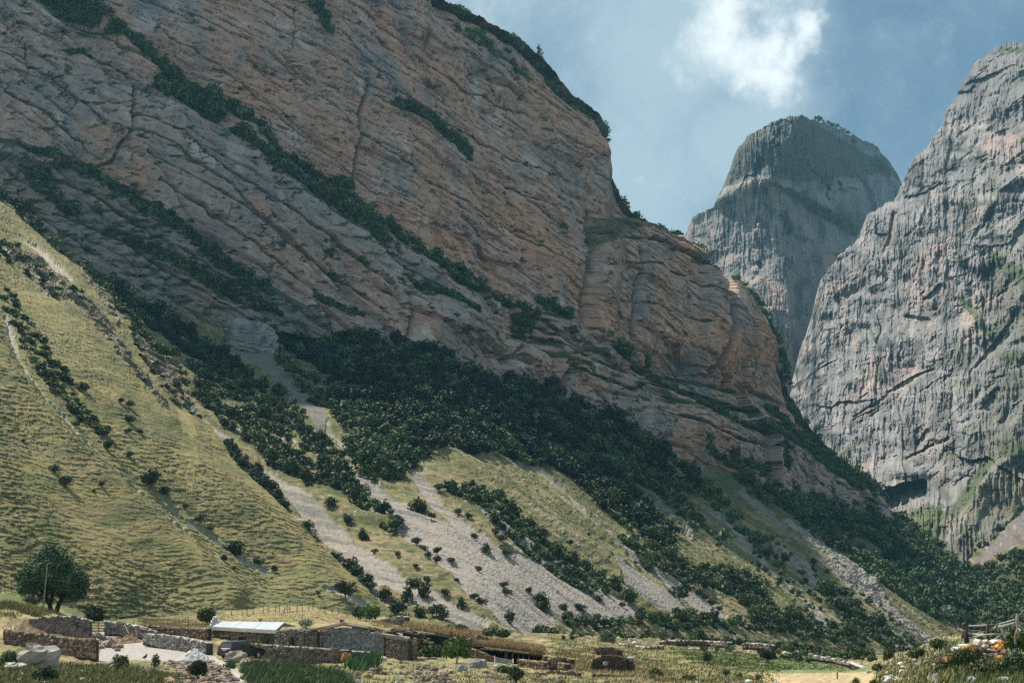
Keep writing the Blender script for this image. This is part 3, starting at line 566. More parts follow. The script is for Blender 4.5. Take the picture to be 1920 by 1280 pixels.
# the great overhang low on the face
cave = inpoly(wx, wy, [(1645, 920), (1690, 908), (1728, 898), (1738, 900), (1736, 930), (1722, 952), (1690, 968), (1665, 955)])
h = h-34*ss(-10, 3, np.where(cave, 1., -99.))+18*ss(0, 1, 1-np.hypot((wx-1705)/70, (wy-880)/24)).clip(0, 1)
for q, dd in (([(1735, 560, 3), (1765, 540, 9), (1755, 575, 6)], 9), ([(1700, 592, 3), (1740, 600, 5)], 7), ([(1665, 735, 2), (1690, 722, 5), (1720, 705, 3), (1750, 695, 2)], 7), ([(1600, 780, 1), (1640, 760, 3), (1665, 740, 2)], 5), ([(1740, 810, 6), (1720, 830, 4)], 7), ([(1600, 900, 3), (1640, 905, 4)], 6), ([(1700, 860, 2), (1780, 820, 3)], 6), ([(1820, 700, 2), (1870, 640, 4), (1900, 600, 2)], 7), ([(1560, 520, 2), (1600, 640, 3)], 5), ([(1680, 400, 3), (1660, 470, 3)], 6)):
    k = ss(-2, 1, stripe(wx, wy, q)); h -= dd*k; c = mixc(c, (0.34, 0.26, 0.22), 0.25*ss(-10, 0, stripe(wx, wy, q)))
E.P = E.P*(1-h/E.Y)[..., None]
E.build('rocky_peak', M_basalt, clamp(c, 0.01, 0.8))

# side valley: brown ribs and purple scree over a wooded foot
FT = [(1740, 1110), (1780, 1082), (1810, 1055), (1850, 1022), (1890, 985), (1920, 958), (1990, 900)]
G2 = Sheet(1740, 1990, 2.0, FT, [(1740, 1200), (1990, 1230)], Depth([(1780, 1100, 820), (1990, 900, 940), (1990, 1200, 480), (1800, 1180, 680)], 0.0), 150, rough_top=2.5, seed=31, back=(60, 200))
def side():
    PX, PY = G2.PX, G2.PY; wx = PX+9*fbm(PX/30, PY/30, 4, 5); wy = PY+7*fbm(PX/30, PY/30, 4, 8)
    h = 6*fbm(PX/60, PY/60, 4, 2)+2.2*fbm(PX/14, PY/10, 4, 3)
    G2.P = G2.P+np.array([-0.4, -0.6, 0.7])*h[..., None]
    c = const(PX.shape, (0.14, 0.12, 0.07)); c = mixc(c, (0.07, 0.085, 0.04), ss(-0.1, 0.3, fbm(PX/20, PY/14, 4, 9)))
    c = mixc(c, (0.135, 0.12, 0.122), 0.9*ss(-3, 3, stripe(wx, wy, [(1830, 1060, 5), (1870, 1025, 14), (1920, 985, 22), (1990, 930, 26)])))
    c = mixc(c, (0.30, 0.27, 0.24), 0.6*ss(0.2, 0.4, fbm(PX/9, PY/6, 4, 19)))
    c = mixc(c, (0.05, 0.07, 0.035), 0.8*ss(0, 24, wy-interp(wx, [(1740, 1100), (1840, 1070), (1920, 1030), (1990, 1000)])))
    return c
G2.build('valley_side', M_slope, clamp(side(), 0.01, 0.8))
# ------------------------------------------------------------ valley floor with the village
GPX = [-900, 0, 100, 200, 300, 420, 560, 700, 850, 1000, 1150, 1300, 1450, 1600, 1700, 1760, 1820, 1880, 1920, 2700]
GT = [(3, [2400]*20), (20, [1450]*20),
 (45, [1345]*13+[1330, 1290, 1266, 1248, 1240, 1232, 1215]),
 (58, [1325]*13+[1320, 1284, 1258, 1250, 1246, 1240, 1225]),
 (75, [1305]*13+[1302, 1270, 1244, 1236, 1232, 1228, 1220]),
 (95, [1290, 1285, 1288, 1290, 1290, 1288, 1292, 1288, 1285, 1288, 1288, 1288, 1285, 1288, 1250, 1222, 1215, 1212, 1210, 1200]),
 (110, [1262, 1258, 1262, 1264, 1258, 1264, 1275, 1262, 1262, 1268, 1272, 1272, 1272, 1276, 1240, 1208, 1198, 1195, 1192, 1190]),
 (130, [1238, 1234, 1234, 1240, 1237, 1238, 1252, 1246, 1250, 1258, 1262, 1262, 1268, 1268, 1230, 1198, 1190, 1188, 1186, 1184]),
 (150, [1185, 1185, 1198, 1212, 1212, 1220, 1228, 1232, 1234, 1242, 1248, 1250, 1258, 1262, 1224, 1196, 1190, 1186, 1184, 1182]),
 (158, [1120, 1128, 1156, 1205, 1202, 1205, 1210, 1212, 1216, 1226, 1234, 1240, 1252, 1260, 1223, 1198, 1191, 1187, 1185, 1183]),
 (175, [1100, 1112, 1142, 1187, 1180, 1178, 1186, 1190, 1191, 1208, 1215, 1226, 1246, 1256, 1222, 1200, 1192, 1188, 1186, 1184]),
 (210, [1090, 1094, 1122, 1158, 1158, 1152, 1143, 1160, 1182, 1192, 1202, 1212, 1230, 1248, 1224, 1206, 1198, 1192, 1190, 1186]),
 (260, [1095, 1100, 1128, 1150, 1146, 1141, 1137, 1158, 1178, 1188, 1195, 1204, 1218, 1240, 1226, 1212, 1204, 1196, 1192, 1188]),
 (340, [1150, 1150, 1150, 1160, 1160, 1160, 1160, 1170, 1181, 1187, 1191, 1199, 1210, 1232, 1228, 1218, 1208, 1200, 1196, 1190]),
 (480, [1180]*8+[1188, 1192, 1196, 1200, 1208, 1224, 1230, 1224, 1214, 1206, 1200, 1196]),
 (900, [1195]*12+[1204, 1212, 1216, 1216, 1210, 1204, 1200, 1196]), (6000, [1190]*20)]
_gy = np.log([r[0] for r in GT]); _gt = np.array([r[1] for r in GT], float)
def gpy(px, Y):
    px = np.asarray(px, float); ly = np.log(np.asarray(Y, float)); i = np.clip(np.searchsorted(_gy, ly)-1, 0, len(_gy)-2)
    t = (ly-_gy[i])/(_gy[i+1]-_gy[i]); t = clamp(t)
    j = np.clip(np.searchsorted(GPX, px)-1, 0, len(GPX)-2); g = np.array(GPX, float); u = clamp((px-g[j])/(g[j+1]-g[j])); u = u*u*(3-2*u)
    return (_gt[i, j]*(1-u)+_gt[i, j+1]*u)*(1-t)+(_gt[i+1, j]*(1-u)+_gt[i+1, j+1]*u)*t
def gz0(px, Y): return (HY-gpy(px, Y))/F*Y
def gz(x, Y):
    """ground height at a place"""
    x = np.asarray(x, float); Y = np.asarray(Y, float); px = HX+x/Y*F
    k = ss(60, 100, Y)*(1-ss(260, 420, Y))
    z = gz0(px, Y)+k*(0.45*fbm(x/5, Y/8, 4, 401)+0.22*fbm(x/1.4, Y/2.4, 3, 402))+0.12*fbm(x/2, Y/2, 3, 403)*(1-k)*(Y < 300)
    yard = ss(-14, 4, stripe(px, gpy(px, Y), [(200, 1226, 16), (300, 1222, 18), (390, 1234, 6)]))
    return z*(1-yard)+yard*(gz0(px, Y)+0.03*fbm(x/1.5, Y/2, 3, 404))
gcol = np.concatenate([np.arange(-900, -60, 40), np.arange(-60, 1990, 2.6), np.arange(1990, 2720, 40)])
grow = np.concatenate([np.geomspace(3, 60, 24)[:-1], np.geomspace(60, 86, 30)[:-1], np.geomspace(86, 300, 330)[:-1], np.geomspace(300, 900, 50)[:-1], np.geomspace(900, 6000, 14)])
def build_ground():
    PXg, Yg = np.meshgrid(gcol, grow, indexing='ij'); Xg = (PXg-HX)/F*Yg
    Z = gz(Xg, Yg); V = np.stack([Xg, Yg, Z], -1); PYg = HY-Z/Yg*F; U = Xg; W = Yg
    wx = PXg+6*fbm(U/5, W/7, 3, 411); wy = PYg+3*fbm(U/4, W/6, 3, 412)
    c = const(Z.shape, (0.205, 0.168, 0.09))
    c = mixc(c, (0.115, 0.135, 0.055), ss(-0.1, 0.25, fbm(U/9, W/14, 4, 421)))
    c = mixc(c, (0.335, 0.265, 0.150), ss(0.0, 0.35, fbm(U/7, W/12, 4, 422))*0.8)
    c = mixc(c, (0.065, 0.075, 0.038), 0.8*ss(0.05, 0.28, fbm(U/1.6, W/3.4, 4, 423)))
    c = mixc(c, (0.13, 0.095, 0.06), 0.7*ss(0.1, 0.3, fbm(U/4, W/6, 4, 426)))
    c = mixc(c, (0.36, 0.33, 0.29), 0.6*ss(0.33, 0.5, fbm(U/0.9, W/1.6, 3, 424, 0.65)))
    def area(poly, col, a, n=0.0):
        nonlocal c
        c = mixc(c, col, a*inpoly(wx, wy, poly)*clamp(1-n+n*2*(fbm(U/3, W/5, 3, 430)+0.5)))
    area([(1255, 1212), (1330, 1222), (1450, 1228), (1520, 1240), (1470, 1256), (1380, 1256), (1300, 1240)], (0.082, 0.115, 0.05), 0.8, 0.4)
    area([(1430, 1236), (1560, 1234), (1640, 1250), (1620, 1262), (1520, 1262), (1430, 1262)], (0.125, 0.165, 0.075), 0.85, 0.2)
    area([(1420, 1262), (1540, 1260), (1640, 1258), (1640, 1300), (1420, 1300)], (0.40, 0.31, 0.19), 0.8, 0.2)
    area([(1100, 1210), (1290, 1206), (1270, 1222), (1140, 1216)], (0.17, 0.165, 0.08), 0.7, 0.4)
    area([(620, 1240), (760, 1232), (960, 1256), (960, 1268), (700, 1290)], (0.235, 0.215, 0.115), 0.7, 0.2)
    area([(0, 1128), (60, 1135), (150, 1158), (100, 1164), (0, 1150)], (0.33, 0.27, 0.15), 0.8, 0.2)
    area([(0, 1090), (120, 1120), (240, 1150), (340, 1160), (300, 1170), (180, 1168), (0, 1132)], (0.10, 0.14, 0.05), 0.7, 0.5)
    area([(420, 1120), (640, 1120), (760, 1150), (1000, 1170), (900, 1180), (640, 1180), (420, 1160)], (0.27, 0.225, 0.115), 0.7, 0.5)
    area([(0, 1240), (60, 1246), (250, 1246), (330, 1290), (0, 1290)], (0.10, 0.125, 0.055), 0.75, 0.5)
    area([(330, 1236), (405, 1238), (440, 1262), (452, 1300), (300, 1300), (330, 1262)], (0.165, 0.130, 0.105), 0.9, 0.2)
    area([(170, 1186), (215, 1183), (262, 1196), (330, 1200), (345, 1212), (400, 1228), (415, 1240), (385, 1243), (300, 1238), (250, 1236), (190, 1243), (176, 1236), (190, 1215)], (0.30, 0.285, 0.27), 0.95, 0.05)
    pth = ss(-1.5, 1, stripe(PXg, PYg, [(405, 1238, 4), (428, 1246, 5), (445, 1262, 6), (470, 1300, 9)])); c = mixc(c, (0.36, 0.335, 0.30), pth*0.9)
    area([(1650, 1240), (1700, 1215), (1760, 1190), (1790, 1175), (1790, 1215), (1760, 1260), (1640, 1290)], (0.24, 0.215, 0.125), 0.8, 0.3)
    area([(1700, 1290), (1760, 1262), (1800, 1262), (1800, 1290)], (0.42, 0.36, 0.29), 0.7, 0.3)
    area([(1790, 1190), (1990, 1180), (1990, 1300), (1790, 1300)], (0.11, 0.13, 0.06), 0.7, 0.5)
    n, m = Z.shape; idx = np.arange(n*m).reshape(n, m)
    f = np.stack([idx[:-1, :-1], idx[1:, :-1], idx[1:, 1:], idx[:-1, 1:]], -1).reshape(-1, 4)
    c = c*(1+0.35*fbm(U/0.7, W/1.0, 3, 440)[..., None])
    tag(mesh_np('ground', V.reshape(-1, 3), f, M_ground, clamp(c, 0.01, 0.8).reshape(-1, 3)), kind='structure')
build_ground()
_sc = np.geomspace(22, 420, 500)
def gat(px, py):
    """the nearest piece of ground seen at a photo point"""
    q = gpy(np.full(_sc.shape, float(px)), _sc); k = np.where(q <= py)[0]
    Y = _sc[k[0]] if len(k) else 300.0
    x = (px-HX)/F*Y; return Vector((x, Y, float(gz(x, Y))))
def gat_many(q):
    q = np.asarray(q, float); Y = np.full(len(q), 300.0); done = np.zeros(len(q), bool)
    for y_ in _sc[::3]:
        k = (~done) & (gpy(q[:, 0], np.full(len(q), y_)) <= q[:, 1]); Y[k] = y_; done |= k
    x = (q[:, 0]-HX)/F*Y; return np.stack([x, Y, gz(x, Y)], 1)
def W(px, py, Y): return Vector(((px-HX)/F*Y, Y, (HY-py)/F*Y))
def onG(px, Y):
    x = (px-HX)/F*Y; return Vector((x, Y, float(gz(x, Y))))
# ------------------------------------------------------------ mesh pieces
class MB:
    def __init__(s): s.V = []; s.T = []; s.C = []; s.n = 0
    def add(s, V, T, col=(0.3, 0.3, 0.3)):
        V = np.asarray(V, float).reshape(-1, 3); s.V.append(V); s.T.append(np.asarray(T, int)+s.n); s.n += len(V)
        c = np.asarray(col, float); s.C.append(np.tile(c, (len(V), 1)) if c.ndim == 1 else c)
    def hexa(s, p, col=(0.3, 0.3, 0.3)):
        """8 points: bottom ring then top ring"""
        q = [(0, 3, 2, 1), (4, 5, 6, 7), (0, 1, 5, 4), (1, 2, 6, 5), (2, 3, 7, 6), (3, 0, 4, 7)]
        s.add([tuple(v) for v in p], [t for a, b, c, d in q for t in ((a, b, c), (a, c, d))], col)
    def box(s, c, sz, col=(0.3, 0.3, 0.3), M=None):
        x, y, z = [v/2 for v in sz]; P = [(-x, -y, -z), (x, -y, -z), (x, y, -z), (-x, y, -z), (-x, -y, z), (x, -y, z), (x, y, z), (-x, y, z)]
        P = [(M@Vector(p) if M is not None else Vector(p))+Vector(c) for p in P]; s.hexa(P, col)
    def tube(s, pts, rad, col=(0.2, 0.15, 0.1), k=6, cap=True):
        pts = [Vector(p) for p in pts]; rad = rad if hasattr(rad, '__len__') else [rad]*len(pts); rings = []
        for i, p in enumerate(pts):
            d = (pts[min(i+1, len(pts)-1)]-pts[max(i-1, 0)]).normalized(); a = d.orthogonal().normalized(); b = d.cross(a)
            rings += [p+(a*math.cos(t)+b*math.sin(t))*rad[i] for t in [2*math.pi*j/k for j in range(k)]]
        T = []
        for i in range(len(pts)-1):
            for j in range(k):
                a = i*k+j; b = i*k+(j+1) % k; T += [(a, b, b+k), (a, b+k, a+k)]
        if cap:
            for base in (0, (len(pts)-1)*k):
                for j in range(1, k-1): T.append((base, base+j, base+j+1))
        s.add([tuple(v) for v in rings], T, col)
    def beam(s, a, b, w_, h_, col=(0.2, 0.15, 0.1), up=Vector((0, 0, 1))):
        a = Vector(a); b = Vector(b); d = (b-a).normalized(); sd = d.cross(up).normalized()*w_/2; u = sd.cross(d).normalized()*h_/2
        s.hexa([a-sd-u, a+sd-u, b+sd-u, b-sd-u, a-sd+u, a+sd+u, b+sd+u, b-sd+u], col)
    def build(s, name, mat, parent=None, smooth=False, loc=None):
        V = np.concatenate(s.V); T = np.concatenate(s.T); C = np.concatenate(s.C)
        o = mesh_np(name, V, T, mat, C, smooth); 
        if loc is not None: o.location = loc
        if parent: o.parent = parent; o.matrix_parent_inverse = Matrix.Translation(parent.location).inverted() if loc is None else Matrix.Identity(4)
        return o
_t = (1+5**0.5)/2
ICO = np.array([(-1, _t, 0), (1, _t, 0), (-1, -_t, 0), (1, -_t, 0), (0, -1, _t), (0, 1, _t), (0, -1, -_t), (0, 1, -_t), (_t, 0, -1), (_t, 0, 1), (-_t, 0, -1), (-_t, 0, 1)])/math.hypot(1, _t)
ICT = np.array([(0, 11, 5), (0, 5, 1), (0, 1, 7), (0, 7, 10), (0, 10, 11), (1, 5, 9), (5, 11, 4), (11, 10, 2), (10, 7, 6), (7, 1, 8), (3, 9, 4), (3, 4, 2), (3, 2, 6), (3, 6, 8), (3, 8, 9), (4, 9, 5), (2, 4, 11), (6, 2, 10), (8, 6, 7), (9, 8, 1)])
RS = np.random.RandomState(11)
def stone(mb, c, sz, col, rz=0.0, jit=0.18, sq=0.55):
    v = np.sign(ICO)*np.abs(ICO)**sq*0.62*(1+jit*(RS.rand(12, 3)-0.5)*2)*np.array(sz)
    a = RS.rand()*0.5-0.25+rz; ca, sa = math.cos(a), math.sin(a); b = RS.rand()*0.3-0.15
    v = v@np.array([[math.cos(b), 0, math.sin(b)], [0, 1, 0], [-math.sin(b), 0, math.cos(b)]])
    v = v@np.array([[ca, sa, 0], [-sa, ca, 0], [0, 0, 1]])
    mb.add(v+np.array(c), ICT, np.array(col)*(0.75+0.5*RS.rand()))
GREYS = [(0.19, 0.175, 0.165), (0.15, 0.14, 0.135), (0.24, 0.21, 0.185), (0.17, 0.14, 0.115), (0.29, 0.27, 0.245)]
DARKS = [(0.13, 0.11, 0.095), (0.17, 0.14, 0.115), (0.20, 0.16, 0.125), (0.10, 0.09, 0.08), (0.24, 0.20, 0.16)]
BROWNS = [(0.16, 0.12, 0.09), (0.12, 0.09, 0.07), (0.22, 0.17, 0.12), (0.27, 0.22, 0.17)]
PALE = [(0.42, 0.40, 0.37), (0.34, 0.32, 0.30), (0.48, 0.46, 0.43)]
M_stone = attr_mat('field_stone', nscale=6.0, namp=0.3, bump=0.6, bdist=0.03)
M_wood = attr_mat('old_wood', nscale=5.0, namp=0.35, bump=0.4, bdist=0.01, stretch=(1, 1, 0.3))
M_leaf = attr_mat('foliage', rough=0.7, nscale=3.0, namp=0.25, bump=0, spec=0.15, objrand=0.22)
M_blade = attr_mat('grass_blades', rough=0.8, nscale=1.5, namp=0.25, bump=0, spec=0.1)
M_turf = attr_mat('turf', nscale=2.5, namp=0.35, bump=0.6, bdist=0.1)
def wall_parts(root, pts, thick, ss_, pal, cap=None, depth_rows=True, core=(0.07, 0.062, 0.055)):
    """pts: list of (top point, bottom z). Face stones on the camera side, cap stones along the top."""
    core_mb = MB(); st = MB(); n = 0
    for (a, az), (b, bz) in zip(pts[:-1], pts[1:]):
        a = Vector(a); b = Vector(b); d = Vector((b.x-a.x, b.y-a.y, 0)); L_ = max(d.length, 1e-3); d = d/L_
        nn = Vector((d.y, -d.x, 0));  nn = nn if nn.y < 0 else -nn
        q = nn*thick/2
        def P(p, z, o): return Vector((p.x, p.y, z))+o
        sh = 0.06
        core_mb.hexa([P(a, az-0.3, q), P(b, bz-0.3, q), P(b, bz-0.3, -q), P(a, az-0.3, -q), P(a, a.z-sh, q), P(b, b.z-sh, q), P(b, b.z-sh, -q), P(a, a.z-sh, -q)], core)
        rz = math.atan2(d.y, d.x); s = 0.0
        while s < L_:
            w_ = ss_*(0.7+0.8*RS.rand()); t = (s+w_/2)/L_
            if t > 1.02: break
            top = a.z+(b.z-a.z)*t; bot = az+(bz-az)*t; base = Vector((a.x, a.y, 0))+d*(s+w_/2)
            z = bot-0.1+RS.rand()*0.1
            while z < top-ss_*0.15:
                h_ = ss_*(0.45+0.45*RS.rand()); col = pal[RS.randint(len(pal))]
                stone(st, (base.x+q.x*0.97+d.x*(RS.rand()-.5)*ss_*.5, base.y+q.y*0.97, z+h_/2), (w_*1.05, ss_*0.8, h_*1.0), col, rz); z += h_*0.9; n += 1
            for o_ in ((0.7, 0.0, -0.6) if thick > 0.45 else (0.3,)):
                stone(st, (base.x+q.x*o_, base.y+q.y*o_, top-0.02+0.06*(RS.rand()-.3)), (w_*1.1, ss_*0.85, ss_*0.45), (cap or pal)[RS.randint(len(cap or pal))], rz)
            s += w_*0.93
    core_mb.build('wall_core', M_stone, root); o = st.build('stonework', M_stone, root); o['kind'] = 'stuff'; return n
def drywall(label, pts, thick=0.6, sz=0.34, pal=GREYS, cap=None, name='dry_stone_wall', cat='wall', group='dry stone walls of the village'):
    """pts: (px, py top, py foot, Y)"""
    root = empty(name, W(pts[0][0], pts[0][2], pts[0][3])); tag(root, label, cat, group)
    wall_parts(root, [(W(p[0], p[1], p[3]), W(p[0], p[2], p[3]).z) for p in pts], thick, sz, pal, cap); return root
# ---- foliage
def leaves(mb, centres, size, n, cols, flat=0.0, rs=RS):
    """n leaf clumps (bent quads) spread over the shells of several lobes"""
    c = np.array([q[:3] for q in centres]); r = np.array([q[3] for q in centres]); p = r**2/np.sum(r**2)
    k = rs.choice(len(c), n, p=p); d = rs.randn(n, 3); d /= np.linalg.norm(d, axis=1)[:, None]
    rr = r[k]*(0.55+0.5*rs.rand(n)**0.6); q = c[k]+d*rr[:, None]*np.array([1, 1, 0.9]); q[:, 2] = np.maximum(q[:, 2], 0.03)
    t = rs.randn(n, 3)*0.8+np.cross(d, rs.randn(n, 3)); t /= np.linalg.norm(t, axis=1)[:, None]
    b = np.cross(t, d+0.5*rs.randn(n, 3)); b /= np.linalg.norm(b, axis=1)[:, None]
    s = size*(0.6+0.8*rs.rand(n))[:, None]
    V = np.stack([q-t*s, q-b*s*0.6, q+t*s, q+b*s*0.6+d*s*0.3], 1).reshape(-1, 3)
    i = np.arange(n)[:, None]*4; T = np.concatenate([i+np.array([0, 1, 2]), i+np.array([0, 2, 3])])
    cc = np.array(cols); lobe = rs.rand(len(c)); m = clamp(lobe[k]*0.5+rs.rand(n)*0.6)[:, None]
    C_ = cc[0]*(1-m)+cc[1]*m; mb.add(V, T, np.repeat(C_, 4, 0))
GRN = {'juniper': ((0.020, 0.034, 0.020), (0.070, 0.096, 0.046)), 'broad': ((0.030, 0.055, 0.024), (0.105, 0.145, 0.062)), 'dry': ((0.07, 0.08, 0.04), (0.14, 0.15, 0.075)), 'grey': ((0.10, 0.14, 0.095), (0.20, 0.25, 0.17)), 'brush': ((0.12, 0.10, 0.10), (0.22, 0.19, 0.18)), 'shade': ((0.010, 0.020, 0.014), (0.028, 0.045, 0.026)), 'lime': ((0.06, 0.10, 0.03), (0.13, 0.19, 0.06))}  # shade palette: cliff shadow carried by darker leaf colours
def crown_lobes(kind, seed, n=9):
    rs = np.random.RandomState(seed); L_ = []
    if kind == 'cone':
        for i in range(10):
            z = 0.25+i*0.22; r = (1-i/10.5)*0.66
            for j in range(5 if i < 6 else 3):
                a = rs.rand()*6.28; L_.append((math.cos(a)*r*0.6, math.sin(a)*r*0.6, z, r*0.55+0.15))
        return L_
    for i in range(n):
        a = rs.rand()*6.28; e = rs.rand()**0.6
        if kind == 'low': L_.append((math.cos(a)*0.65*e, math.sin(a)*0.65*e, 0.18+0.3*rs.rand()*(1-e*.5), 0.26+0.22*rs.rand()))
        elif kind == 'juniper': L_.append((math.cos(a)*0.5*e, math.sin(a)*0.5*e, 0.3+0.95*rs.rand()*(1-0.6*e), 0.28+0.2*rs.rand()))
        else: e = e*1.12; L_.append((math.cos(a)*0.58*e, math.sin(a)*0.58*e, 0.55+0.75*rs.rand()*(1-0.45*e), 0.30+0.20*rs.rand()))
    return L_
def crown_mesh(kind, pal, seed, n, size, trunk=True):
    mb = MB(); rs = np.random.RandomState(seed); lob = crown_lobes(kind, seed, 12 if kind != 'low' else 9)
    leaves(mb, lob, size, n, GRN[pal], rs=rs)
    if trunk:
        mb.tube([(0, 0, -0.25), (0.03, 0.02, 0.35), (0.0, 0.05, 2.3 if kind == 'cone' else 0.8)], [0.07, 0.055, 0.03], (0.10, 0.08, 0.06), 5)
        for i in range(3):
            a = rs.rand()*6.28; mb.tube([(0.02, 0.02, 0.3), (0.4*math.cos(a), 0.4*math.sin(a), 0.8)], [0.04, 0.015], (0.10, 0.08, 0.06), 4)
    return mb
PROTO = {}
def proto(kind, pal, v):
    key = (kind, pal, v)
    if key not in PROTO:
        mb = crown_mesh(kind, pal, 900+v*7+sum(map(ord, kind+pal)), 420, 0.125); PROTO[key] = mb
    return PROTO[key]
PMESH = {}
def put_tree(name, label, cat, group, P, r, kind, pal, v, hs=1.0):
    key = (kind, pal, v)
    if key not in PMESH:
        o = proto(kind, pal, v).build(name, M_leaf); PMESH[key] = o
    else:
        o = PMESH[key].copy(); COL.objects.link(o)
    o.name = name; o.location = P; o.scale = (r, r, r*hs); o.rotation_euler = (0, 0, random.random()*6.28)
    tag(o, label, cat, group); return o
LOW = {}
def lowpoly(kind, pal, v):
    key = (kind, pal, v)
    if key not in LOW:
        mb = crown_mesh(kind, pal, 500+v*3+sum(map(ord, kind+pal)), 95, 0.22, trunk=False); LOW[key] = (np.concatenate(mb.V), np.concatenate(mb.T), np.concatenate(mb.C))
    return LOW[key]

# ------------------------------------------------------------ trees and bushes of the slopes
cands = []   # (px, py, width px, kind, palette, sheet, region index)
REG = []
def reg(label, cat, group): REG.append((label, cat, group)); return len(REG)-1
def scatter(shape, wpx, gap, sheet, kinds, rg, dens=1.0, poly=False, seed=1, clump=0.0):
    rs = np.random.RandomState(seed); pts = []
    if poly: p = np.array(shape, float); lo = p[:, :2].min(0); hi = p[:, :2].max(0)
    else:
        p = np.array(shape, float); mw = p[:, 2].max(); lo = p[:, :2].min(0)-mw; hi = p[:, :2].max(0)+mw
    n = int((hi[0]-lo[0])*(hi[1]-lo[1])/(wpx*gap)**2*9)+40
    q = lo+rs.rand(n, 2)*(hi-lo)
    ok = inpoly(q[:, 0], q[:, 1], [tuple(v[:2]) for v in shape]) if poly else stripe(q[:, 0], q[:, 1], [tuple(v) for v in shape]) > 0
    if clump: ok &= fbm(q[:, 0]/38, q[:, 1]/30, 3, 777+seed) > -clump
    q = q[ok]; grid = {}
    for x, y in q:
        w_ = wpx*(0.55+0.55*rs.rand()+0.75*rs.rand()**4); d = w_*gap; g = (int(x//40), int(y//40)); bad = False
        for i in (-1, 0, 1):
            for j in (-1, 0, 1):
                for (a, b_) in grid.get((g[0]+i, g[1]+j), ()):
                    if (a-x)**2+((b_-y)*1.35)**2 < d*d: bad = True; break
                if bad: break
            if bad: break
        if bad or rs.rand() > dens: continue
        grid.setdefault(g, []).append((x, y)); k = kinds[rs.randint(len(kinds))]
        cands.append((x, y, w_, k[0], k[1], sheet, rg))
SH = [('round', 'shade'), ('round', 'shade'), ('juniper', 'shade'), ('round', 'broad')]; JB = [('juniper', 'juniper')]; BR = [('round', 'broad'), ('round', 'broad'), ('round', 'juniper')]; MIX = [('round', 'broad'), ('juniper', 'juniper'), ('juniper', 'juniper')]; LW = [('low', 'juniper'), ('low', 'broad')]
GW = 'trees of the wood on the slope'
r_dark = reg('dark leafy tree in the shaded wood at the foot of the cliff', 'tree', 'trees of the shaded wood below the cliff')
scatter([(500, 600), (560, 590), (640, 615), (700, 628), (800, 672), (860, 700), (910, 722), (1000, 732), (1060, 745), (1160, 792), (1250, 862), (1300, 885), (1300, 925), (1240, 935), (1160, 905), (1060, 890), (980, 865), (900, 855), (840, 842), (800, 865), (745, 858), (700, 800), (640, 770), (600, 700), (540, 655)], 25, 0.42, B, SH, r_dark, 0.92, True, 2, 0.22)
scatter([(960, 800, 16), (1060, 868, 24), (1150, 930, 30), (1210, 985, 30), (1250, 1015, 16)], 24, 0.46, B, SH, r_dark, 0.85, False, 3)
r_big = reg('tall sunlit tree standing in the bright clump above the scree', 'tree', 'sunlit trees above the scree')
scatter([(645, 835), (690, 805), (730, 830), (765, 872), (755, 905), (715, 910), (680, 900), (655, 872)], 30, 0.5, B, [('round', 'broad'), ('juniper', 'broad')], r_big, 1, True, 4)
r_jun = reg('green bush in the juniper band left of the grey scree', 'bush', 'junipers left of the scree')
scatter([(345, 640), (400, 655), (470, 700), (520, 740), (600, 830), (650, 880), (700, 955), (745, 1000), (720, 1008), (680, 975), (630, 925), (560, 905), (500, 880), (450, 830), (400, 790), (360, 740)], 22, 0.52, B, MIX, r_jun, 0.85, True, 5, 0.2)
scatter([(430, 850, 10), (470, 915, 12), (520, 960, 9)], 24, 0.5, B, JB, r_jun, 0.9, False, 6)
r_mid = reg('dark juniper bush in the band that crosses the scree', 'bush', 'junipers in the bands across the scree')
scatter([(880, 925, 6), (930, 960, 18), (990, 1020, 20), (1050, 1070, 20), (1110, 1100, 18), (1150, 1112, 6)], 21, 0.5, B, MIX, r_mid, 0.9, False, 7)
scatter([(830, 920, 8), (880, 935, 12), (910, 950, 8)], 20, 0.55, B, MIX, r_mid, 0.9, False, 17)
scatter([(1170, 1015, 6), (1220, 1045, 20), (1280, 1075, 22), (1340, 1090, 16), (1400, 1110, 22), (1430, 1160, 26)], 21, 0.48, B, MIX, r_mid, 0.85, False, 8)
scatter([(1060, 1095, 4), (1130, 1130, 7)], 18, 0.6, B, MIX, r_mid, 0.8, False, 9)
r_bri = reg('bright rounded tree on the sunlit edge of the wood', 'tree', 'rounded trees on the edge of the wood')
scatter([(1120, 872, 8), (1180, 895, 13), (1240, 930, 13), (1280, 970, 11), (1300, 1000, 6)], 27, 0.55, B, [('round', 'broad')], r_bri, 0.95, False, 10)
scatter([(1255, 905, 8), (1320, 930, 14), (1360, 965, 10), (1400, 1010, 9), (1440, 1050, 8), (1470, 1085, 5)], 25, 0.6, B, [('round', 'broad')], r_bri, 0.9, False, 11)
scatter([(1300, 985, 3), (1330, 1010, 7), (1350, 1030, 6)], 20, 0.6, B, [('round', 'broad')], r_bri, 0.9, False, 12)
r_rt = reg('green tree in the dense wood running down the right of the slope', 'tree', 'trees of the long wood on the right')
scatter([(1380, 900), (1480, 925), (1530, 932), (1600, 952), (1645, 962), (1700, 992), (1760, 1038), (1810, 1080), (1860, 1125), (1900, 1150), (1860, 1172), (1800, 1150), (1740, 1110), (1680, 1070), (1620, 1020), (1560, 990), (1520, 985), (1470, 960), (1400, 940)], 25, 0.45, B, BR, r_rt, 0.95, True, 13)
scatter([(1470, 950, 8), (1540, 1000, 20), (1620, 1060, 20), (1680, 1110, 18), (1740, 1150, 14), (1800, 1172, 8)], 24, 0.47, B, BR, r_rt, 0.9, False, 14)
r_bs = reg('small bush on the stony grass of the right slope', 'bush', 'bushes of the right slope')
